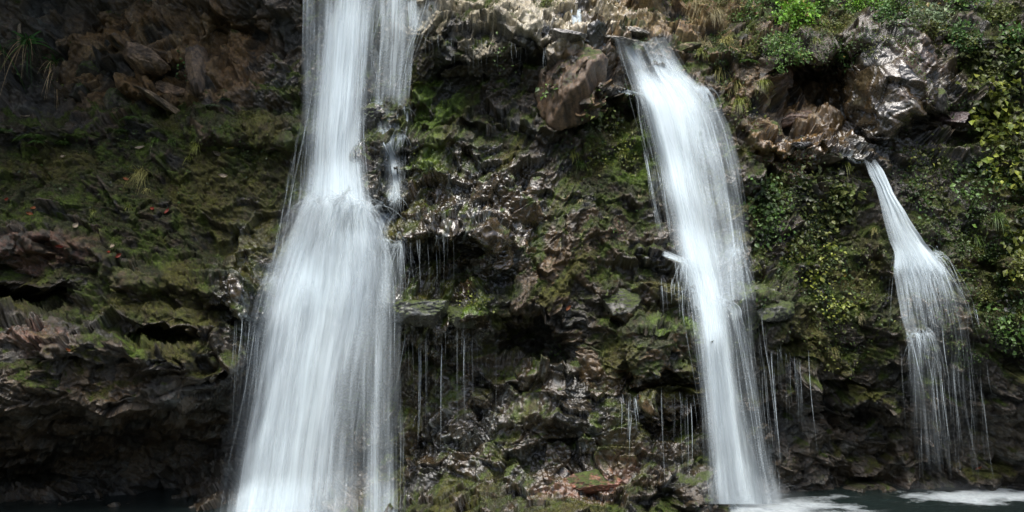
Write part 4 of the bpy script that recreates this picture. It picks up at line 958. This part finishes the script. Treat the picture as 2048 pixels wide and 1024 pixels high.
GG = 'tufts of grass growing on the cliff'
for k, (x, y, L_, n, tone, lab, sp) in enumerate([
    (287, 352, .55, 130, 'y', 'pale yellow grass tuft, tallest one on the dark mossy slope at the left', .35),
    (300, 385, .2, 26, 'y', 'small yellow tuft directly below the tallest pale tuft', .3),
    (192, 428, .2, 26, 'yg', 'tiny yellow green tuft low on the left mossy slope', .35),
    (268, 428, .22, 26, 'yg', 'tiny grass tuft low on the slope, right of another tiny one', .35),
    (322, 290, .3, 60, 'g', 'fine green grass tuft hanging under the left mossy edge', .3),
    (356, 290, .3, 22, 'g', 'thin upright green tuft in the middle of the left mossy edge', .25),
    (398, 295, .36, 70, 'yg', 'yellow tipped hanging grass tuft at the right end of the left mossy edge', .3),
    (385, 325, .24, 26, 'yg', 'sparse grass hanging below the yellow tipped tuft', .3),
    (1395, 15, .65, 120, 'd', 'dry straw coloured grass at the top edge above the curved fall', .35),
    (1425, 45, .6, 110, 'd', 'dry straw grass between the brown slope and the top shrubs', .35),
    (1440, 130, .5, 120, 'y', 'pale drooping grass beside the upper bend of the curved fall', .4),
    (1470, 165, .5, 120, 'y', 'pale grass hanging right of the bend of the curved fall', .4),
    (1400, 110, .35, 70, 'yg', 'short light green grass right of the lip of the curved fall', .4),
    (1360, 78, .35, 60, 'yg', 'feathery green tuft on the brown slope above the lip of the curved fall', .45),
    (1150, 298, .35, 70, 'yg', 'light green grass tuft on the moss below the brown block', .4),
    (1165, 312, .4, 60, 'g', 'longer green grass hanging right below the light green tuft', .3),
    (1245, 300, .3, 50, 'yg', 'grass tuft on the moss left of the curved fall', .4),
    (1275, 395, .14, 26, 'd', 'tiny orange brown tuft on the rock face left of the curved fall', .35),
    (1162, 400, .16, 26, 'd', 'tiny orange tuft in the middle of the wet rock face', .35),
    (1558, 345, .4, 70, 'yg', 'long bladed tuft on the ledge left of the smallest fall', .5),
    (1410, 80, .6, 130, 'd', 'pale dry grass falling over the slope just right of the lip of the curved fall', .35),
    (1450, 85, .55, 120, 'y', 'golden grass under the shrubs, right of the pale dry grass by the lip', .35),
    (1455, 10, .6, 110, 'd', 'straw coloured grass among the shrubs at the top edge', .35),
    (1475, 210, .5, 110, 'yg', 'long drooping green gold grass below the bend of the curved fall', .35),
    (1510, 180, .45, 80, 'yg', 'drooping grass between the curved fall and the smooth brown boulder', .35),
    (1740, 468, .24, 30, 'y', 'small pale tuft left of the ledge of the smallest fall', .3),
    (1718, 632, .3, 40, 'd', 'orange dry tuft above the dark recess on the right', .35),
    (1665, 700, .28, 40, 'y', 'pale tuft at the edge of the dark recess on the right', .35),
    (1985, 440, .5, 90, 'g', 'hanging green grass on the moss right of the smallest fall', .25),
    (1960, 470, .4, 60, 'g', 'faint green grass under the hanging one at the far right', .25),
    (1000, 430, .16, 20, 'g', 'tiny green tuft on the wet pale rock above the square block', .3),
    (875, 165, .2, 26, 'g', 'tiny green tuft in the dripping shade at the top middle', .3),
    (1690, 330, .4, 50, 'yg', 'grass blades on the ledge beside the start of the smallest fall', .5),
    (1620, 95, .35, 60, 'yg', 'yellowish grass hanging under the lime green shrub', .35),
]):
    tuft(x, y, L_, n, tone, lab, k, GG, spread=sp)

GF = 'small ferns rooted in the rock'
for k, (x, y, L_, nf, tone, lab) in enumerate([
    (262, 238, .4, 8, 'mid', 'small green fern above the left mossy edge, beside bare roots'),
    (248, 262, .28, 6, 'dark', 'dark fern just under the upper one on the left slope'),
    (432, 232, .3, 6, 'grey', 'bluish fern near the foot of the brown rock column'),
    (80, 285, .5, 10, 'mid', 'widest dark fern on the left slope'),
    (128, 290, .38, 7, 'mid', 'dark fern right of the widest one'),
    (18, 268, .35, 6, 'dark', 'dark fern at the left edge'),
    (95, 305, .3, 6, 'dark', 'dark fern hanging below the widest one'),
    (455, 205, .24, 5, 'dark', 'faint fern in the shade left of the tall fall'),
    (1345, 75, .35, 7, 'mid', 'fern on the brown slope above the lip of the curved fall'),
    (1490, 130, .38, 7, 'mid', 'fern hanging from the shrubs right of the curved fall'),
    (1178, 280, .24, 6, 'mid', 'little fern below the brown block'),
    (1680, 555, .22, 5, 'mid', 'little fern under the yellow creeper at the right'),
    (1480, 105, .35, 6, 'bright', 'bright fern left of the lime green shrub'),
    (1910, 545, .25, 5, 'dark', 'dark fern beside the spray of the smallest fall'),
]): fern(x, y, L_, nf, tone, lab, k, GF)

GP = 'strap leaved plants at the upper left'
strap_plant(60, 90, .8, 34, 'dark strap leaved plant at the upper left, largest, with straw coloured dead blades', 1, GP, 14)
strap_plant(5, 105, .75, 22, 'strap leaved plant cut by the left edge with a bundle of dead hanging blades', 2, GP, 26)
strap_plant(92, 112, .65, 22, 'strap leaved plant next to the flat mossy boulder, with long dead blades', 3, GP, 12)

# a bare trunk rising behind the strap leaved plants
def bare_trunk():
    p, _ = at(38, 85); root = empty('dead_tree', p); tag(root, 'slim bare dead trunk with a broken top standing at the upper left', 'dead tree')
    q = np.array([(0, 0, -.1), (.02, -.06, .3), (.0, -.08, .55), (.04, -.1, .72), (.1, -.1, .95), (.10, -.1, 1.02)])
    t = np.linspace(0, 1, 24); pp = np.stack([np.interp(t, np.linspace(0, 1, 6), q[:, k]) for k in range(3)], 1)
    w = .11 - .05 * t + .012 * np.sin(t * 23) + .03 * np.exp(-((t - .62) / .05) ** 2)
    tubes('trunk', pp[None], w[None], np.ones((1, 24)), root, M_DEADWOOD, 9)
    tubes('branch', np.array([[(.02, -.08, .6), (.07, -.1, .72), (.09, -.12, .86)]]), np.array([[.05, .035, .015]]), np.ones((1, 3)), root, M_DEADWOOD, 7)
bare_trunk()

# ------------------------------------------------------------------ loose boulders and slabs resting on the ledges
def boulder(px, py, sx, sz, sy, label, seed, col, mossy=.0, rot=0, wetness=.3, name='boulder', lift=0, sink=.35):
    """faceted stone cut by random planes"""
    rg = np.random.default_rng(seed + 6000); p, nr = at(px, py)
    n1, n2 = 150, 76; th = np.linspace(0, 2 * math.pi, n1); ph = np.linspace(.001, math.pi - .001, n2)
    T, H = np.meshgrid(th, ph); d = np.stack([np.sin(H) * np.cos(T), np.sin(H) * np.sin(T), np.cos(H)], -1)
    r = np.full(T.shape, 1.25)
    for _ in range(15):
        v = rg.normal(0, 1, 3); v /= np.linalg.norm(v); dist = rg.uniform(.58, .92); dd = d @ v; r = np.minimum(r, np.where(dd > .05, dist / np.maximum(dd, .05), 9))
    q = d * r[..., None]
    nz = fbm(q[..., 0] * 2.2 + seed, q[..., 2] * 2.2 + q[..., 1] * 1.7, 4, seed); q = q * (1 + .10 * (nz - .5))[..., None]
    q = q * (1 + .16 * (fbm(q[..., 0] * 9 + seed, q[..., 2] * 9 + q[..., 1] * 7, 3, seed + 3) - .5))[..., None]
    q[:, -1] = q[:, 0]
    q = q * np.array([sx, sy, sz]); c, s = math.cos(R(rot)), math.sin(R(rot))
    q = np.stack([q[..., 0] * c - q[..., 2] * s, q[..., 1], q[..., 0] * s + q[..., 2] * c], -1)
    nn = normals(q); nn = np.where((nn * q).sum(-1, keepdims=True) < 0, -nn, nn)
    nb = fbm(q[..., 0] * 6, q[..., 2] * 6 + q[..., 1] * 4, 4, seed + 8)
    Cc = mixc(np.zeros(q.shape) + np.array(col), tuple(v * .4 for v in col), sm(.45, .65, nb)); Cc = Cc * (.55 + .9 * fbm(q[..., 0] * 22, q[..., 2] * 22 + q[..., 1] * 15, 3, seed + 9))[..., None]
    mwt = sm(.35, .7, mossy + .6 * nn[..., 2] + 1.2 * (nb - .5)) * (mossy > 0)
    Cc = Cc * (1 - mwt[..., None]) + np.array([.055, .075, .015]) * mwt[..., None] * (.6 + .8 * nb[..., None])
    rr = np.clip(.6 - .4 * wetness + .3 * mwt, .15, .95)
    o = mesh_np(name, q.reshape(-1, 3), grid_faces(n2, n1)[:, ::-1], M_ROCK, attrs={'col': Cc.reshape(-1, 3), 'rough': rr.ravel()})
    loc = p + np.array([0, sy * sink, sz * lift]); o.location = tuple(float(v) for v in loc)
    tag(o, label, 'boulder'); return o
BR = (.22, .145, .08); DK = (.05, .045, .04); PL = (.2, .19, .17)
boulder(175, 132, .62, .36, .6, 'flat topped mossy boulder at the upper left beside the strap leaved plants', 1, (.09, .08, .05), .45, -4)
boulder(225, 192, .42, .32, .5, 'rounded mossy boulder below and right of the flat topped one', 2, (.08, .07, .04), .4, 10)
boulder(150, 180, .26, .26, .3, 'small dark boulder tucked under the flat topped mossy one', 3, (.06, .055, .04), .3)
boulder(298, 128, .62, .30, .45, 'tan brown slab with a split face, upper one of the slanting slabs at upper left', 4, BR, 0, -14, .25)
boulder(305, 190, .72, .14, .45, 'long pale slanting slab under the split tan one', 5, (.26, .19, .11), .0, -32, .2)
boulder(340, 178, .42, .22, .4, 'tan block resting between the slanting slab and the rock column', 6, BR, 0, -20)
boulder(405, 140, .22, .62, .35, 'tall brown rock column at the upper left, standing left of the tall fall', 7, (.15, .10, .055), .0, 6, .3)
boulder(1150, 165, .74, 1.0, .75, 'large brown angular block under the top boulder in the middle', 8, (.13, .08, .042), .12, 14, .5)
boulder(1215, 100, .55, .12, .4, 'pale wet slab that leads the water to the brown lip of the curved fall', 27, (.2, .185, .15), 0, -10, .8)
boulder(1270, 72, .4, .14, .35, 'pale wet stone just above the lip of the curved fall', 28, (.2, .18, .14), 0, -14, .8)
boulder(1360, 95, .5, .13, .35, 'tan flat stone in the grass right of the lip of the curved fall', 29, (.22, .17, .10), .1, 14, .2)
boulder(1135, 92, .42, .16, .4, 'pale wet stone capping the large brown block', 9, PL, 0, -8, .8)
boulder(1545, 160, .36, .34, .4, 'smooth brown boulder left of the dark hollow under the shrubs', 10, (.15, .09, .06), .15, 0, .5)
boulder(1590, 236, .46, .16, .35, 'flat brown slab on the ledge above the smallest fall, resting in the stream', 11, (.17, .11, .08), 0, 12, .6)
boulder(1530, 265, .55, .30, .45, 'mossy orange brown boulder at the left end of the stony ledge', 12, (.13, .075, .025), .35, -6, .5)
boulder(1655, 318, .5, .17, .4, 'brown slab under the stream just left of the smallest fall', 13, (.13, .09, .05), .15, 8, .6)
boulder(1700, 300, .26, .14, .3, 'pale wet stone in the stream at the head of the smallest fall', 14, PL, 0, -20, .9)
boulder(1610, 290, .3, .13, .3, 'wet dark stone in the middle of the ledge stream', 15, DK, 0, -10, .9)
boulder(1882, 192, .32, .34, .35, 'round stone with a green top right of the wet black outcrop', 16, (.14, .12, .11), .35, 0, .5)
boulder(1925, 238, .4, .22, .4, 'reddish wet stone jutting out right of the wet black outcrop', 17, (.13, .09, .085), 0, 0, .8)
boulder(1905, 100, .3, .24, .3, 'dark rounded stone under the greyish shrub at the upper right', 18, (.10, .075, .06), 0)
boulder(1400, 985, .5, .55, .5, 'dark wet boulder at the waterline left of the foot of the curved fall', 19, (.05, .045, .035), .3, 10, .8)
boulder(1175, 965, .55, .2, .5, 'reddish pink boulder near the bottom in the middle', 20, (.19, .075, .045), .1, 4, .6)
boulder(845, 625, .55, .38, .5, 'rounded wet boulder on the mossy ledge beside the tall fall', 21, (.06, .06, .05), .3, 0, .9)
boulder(915, 640, .36, .26, .4, 'bright mossy boulder right of the rounded wet one on the ledge', 22, (.06, .06, .04), .6, -14, .7)
boulder(1240, 600, .5, .36, .5, 'grey topped mossy boulder above the rounded brown bulge', 23, (.09, .085, .07), .35, 6, .7)
boulder(735, 345, .38, .6, .4, 'dark boulder behind the thin water, right of the upper tall fall', 24, DK, .2, 0, .9)
boulder(745, 240, .36, .3, .4, 'dark boulder near the foot of the upper side veil', 25, DK, .2, 0, .9)
boulder(1540, 620, .55, .5, .5, 'rounded wet mossy boulder right of the curved fall', 26, (.06, .06, .045), .4, 0, .8)

# ------------------------------------------------------------------ fallen leaves
fl = [(150, 462, 'pale'), (47, 232, 'pale'), (75, 232, 'pale'), (232, 516, 'pale'), (222, 523, 'red'), (240, 528, 'red'), (67, 417, 'orange'), (60, 428, 'orange'), (137, 328, 'pale'), (282, 300, 'pale'),
      (258, 368, 'orange'), (232, 352, 'orange'), (318, 436, 'red'), (345, 440, 'red'), (448, 364, 'pale'), (436, 306, 'pale'), (466, 294, 'yellow'), (168, 133, 'pale'), (120, 490, 'red'), (150, 520, 'orange'), (15, 395, 'red'), (1135, 617, 'orange'), (70, 690, 'red'), (128, 700, 'orange'), (1690, 545, 'yellow'), (1960, 935, 'orange')]
cm = {'pale': (.34, .28, .2), 'red': (.2, .03, .012), 'orange': (.25, .08, .025), 'yellow': (.3, .24, .04)}
wh = {'pale': 'pale dead leaf', 'red': 'red fallen leaf', 'orange': 'orange fallen leaf', 'yellow': 'yellow fallen leaf'}
lw = ['right of the reddish ledge', 'on the dark slope by the upper left ferns', 'beside another pale one on the upper left slope', 'curled on the stony ledge at the left', 'just left below the curled pale one', 'just right below the curled pale one', 'lying low on the left slope',
      'just under another orange one low on the left slope', 'near the widest fern', 'under the small green fern', 'left of the tallest pale grass tuft', 'above left of the tallest pale tuft', 'on the brown patch below the tallest tuft', 'at the right end of the brown patch', 'close to the tall fall',
      'below the hanging grass near the tall fall', 'nearest the tall fall on the mossy edge', 'lying on the flat topped mossy boulder', 'on the reddish ledge at the left', 'at the rim of the left cave', 'at the left edge above the reddish ledge', 'wedged on the central ledge', 'on the reddish slab below the left cave', 'at the right end of the reddish slab', 'caught in the small fern at the right', 'on the dark rock below the smallest fall']
rgl = np.random.default_rng(9)
for (x, y, c), w in zip(fl, lw):
    p, nr = at(x, y); s = .11 if c == 'pale' else .08
    t = np.linspace(-1, 1, 9); u = np.linspace(-1, 1, 5); T, U = np.meshgrid(t, u)
    wd = (1 - np.abs(T) ** 2.2) * .45; q = np.stack([T * s, U * wd * s, .25 * s * U ** 2 + .2 * s * T ** 2], -1)
    a = rgl.random() * 6.28; e1 = np.cross(nr, [math.cos(a), .3, math.sin(a)]); e1 /= np.linalg.norm(e1); e2 = np.cross(nr, e1)
    q = q[..., 0:1] * e1 + q[..., 1:2] * e2 + q[..., 2:3] * nr
    n = q.shape[0] * q.shape[1]
    o = mesh_np('fallen_leaf', q.reshape(-1, 3), grid_faces(5, 9), M_DRY, attrs={'col': np.tile(cm[c], (n, 1)) * (.8 + .4 * rgl.random((n, 1)))})
    o.location = tuple(float(v) for v in p + nr * .03); tag(o, wh[c] + ' ' + w, 'leaf', 'fallen leaves on the rock')

# ------------------------------------------------------------------ moss and low ground cover (nobody could count it)
def scatter(weight, n, seed, x0=-30, x1=2080, y0=-30, y1=1040):
    rg = np.random.default_rng(seed); w = weight.copy(); w[(PX < x0) | (PX > x1) | (PY < y0) | (PY > y1)] = 0
    cs = np.cumsum(w.ravel()); k = np.searchsorted(cs, rg.random(n) * cs[-1]); k = np.clip(k, 0, w.size - 1)
    return k, rg
k, rg = scatter(MW ** 1.5 * np.clip(.25 + up, 0.02, 1), 240000, 71)
pos = P.reshape(-1, 3)[k]; nn = NS.reshape(-1, 3)[k]; mc = mcol.reshape(-1, 3)[k]
n = len(pos); d = nn + np.array([0, 0, .35]) + rg.normal(0, .55, (n, 3)); d /= np.linalg.norm(d, axis=1, keepdims=True)
sd = np.cross(d, rg.normal(0, 1, (n, 3))); sd /= np.linalg.norm(sd, axis=1, keepdims=True); ln = .02 + .03 * rg.random((n, 1))
pos = pos + rg.normal(0, .008, (n, 3))
V = np.stack([pos - sd * .006, pos + sd * .006, pos + d * ln + np.array([0, 0, -.4]) * ln], 1).reshape(-1, 3)
cc = np.repeat(mc * (.8 + 1.1 * rg.random((n, 1))), 3, 0)
tag(mesh_np('moss', V, np.arange(3 * n).reshape(-1, 3), M_MOSS, attrs={'col': cc}, smooth=False), 'green moss covering the damp ledges and rock faces', 'moss', kind='stuff')

gw = sum(v * blob(*b) for b, v in [((1620, 60, 260, 70), 1.), ((1950, 90, 130, 90), 1.), ((1990, 330, 80, 330), .9), ((250, 330, 300, 110), .05), ((880, 260, 90, 60), .06), ((1250, 420, 130, 130), .05), ((1600, 430, 110, 100), .8), ((1440, 150, 60, 70), .7), ((1620, 560, 120, 90), .45), ((1850, 420, 110, 110), .35), ((1210, 280, 90, 70), .25),
                                  ((1330, 20, 150, 40), .35), ((1050, 10, 90, 20), .3), ((1980, 600, 90, 130), .4), ((1200, 200, 60, 60), .25), ((430, 290, 200, 30), .06), ((1700, 670, 90, 70), .2), ((920, 610, 120, 20), .12), ((80, 130, 120, 40), .12)]) * sm(.42, .62, fbm(X * 2.2, S * 2.2, 3, 820))
gw = gw + .8 * blob(2280, 350, 220, 420) * sm(.40, .6, fbm(X * 2.2, S * 2.2, 3, 821)) * 4     # coarser grid there
k, rg = scatter(gw, 52000, 72, x1=2600)
pos = P.reshape(-1, 3)[k] + rg.normal(0, .03, (len(k), 3)); nn = NS.reshape(-1, 3)[k]; n = len(k); pos -= np.array([0, 1, 0]) * (.12 * rg.random((n, 1)))
ln = .035 + .06 * rg.random(n) ** 2
cl = fbm(pos[:, 0] * 2, pos[:, 2] * 2, 3, 830)[:, None]; c = cols(rg, n, (.02, .05, .01), (.07, .11, .022), .3) * (1 - sm(.5, .7, cl)) + cols(rg, n, (.06, .085, .015), (.15, .16, .035), .3) * sm(.5, .7, cl)
V, F, Cc = leaf_mesh(pos, nn * .5 + rg.normal(0, .7, (n, 3)) + np.array([0, -.3, -.2]), nn + rg.normal(0, .4, (n, 3)) + np.array([0, 0, .5]), ln, ln * .6, c)
tag(mesh_np('ground_cover', V, F, M_LEAF, attrs={'col': Cc}, smooth=False), 'small leaved ground cover spreading over the right bank and ledges', 'ground cover', kind='stuff')
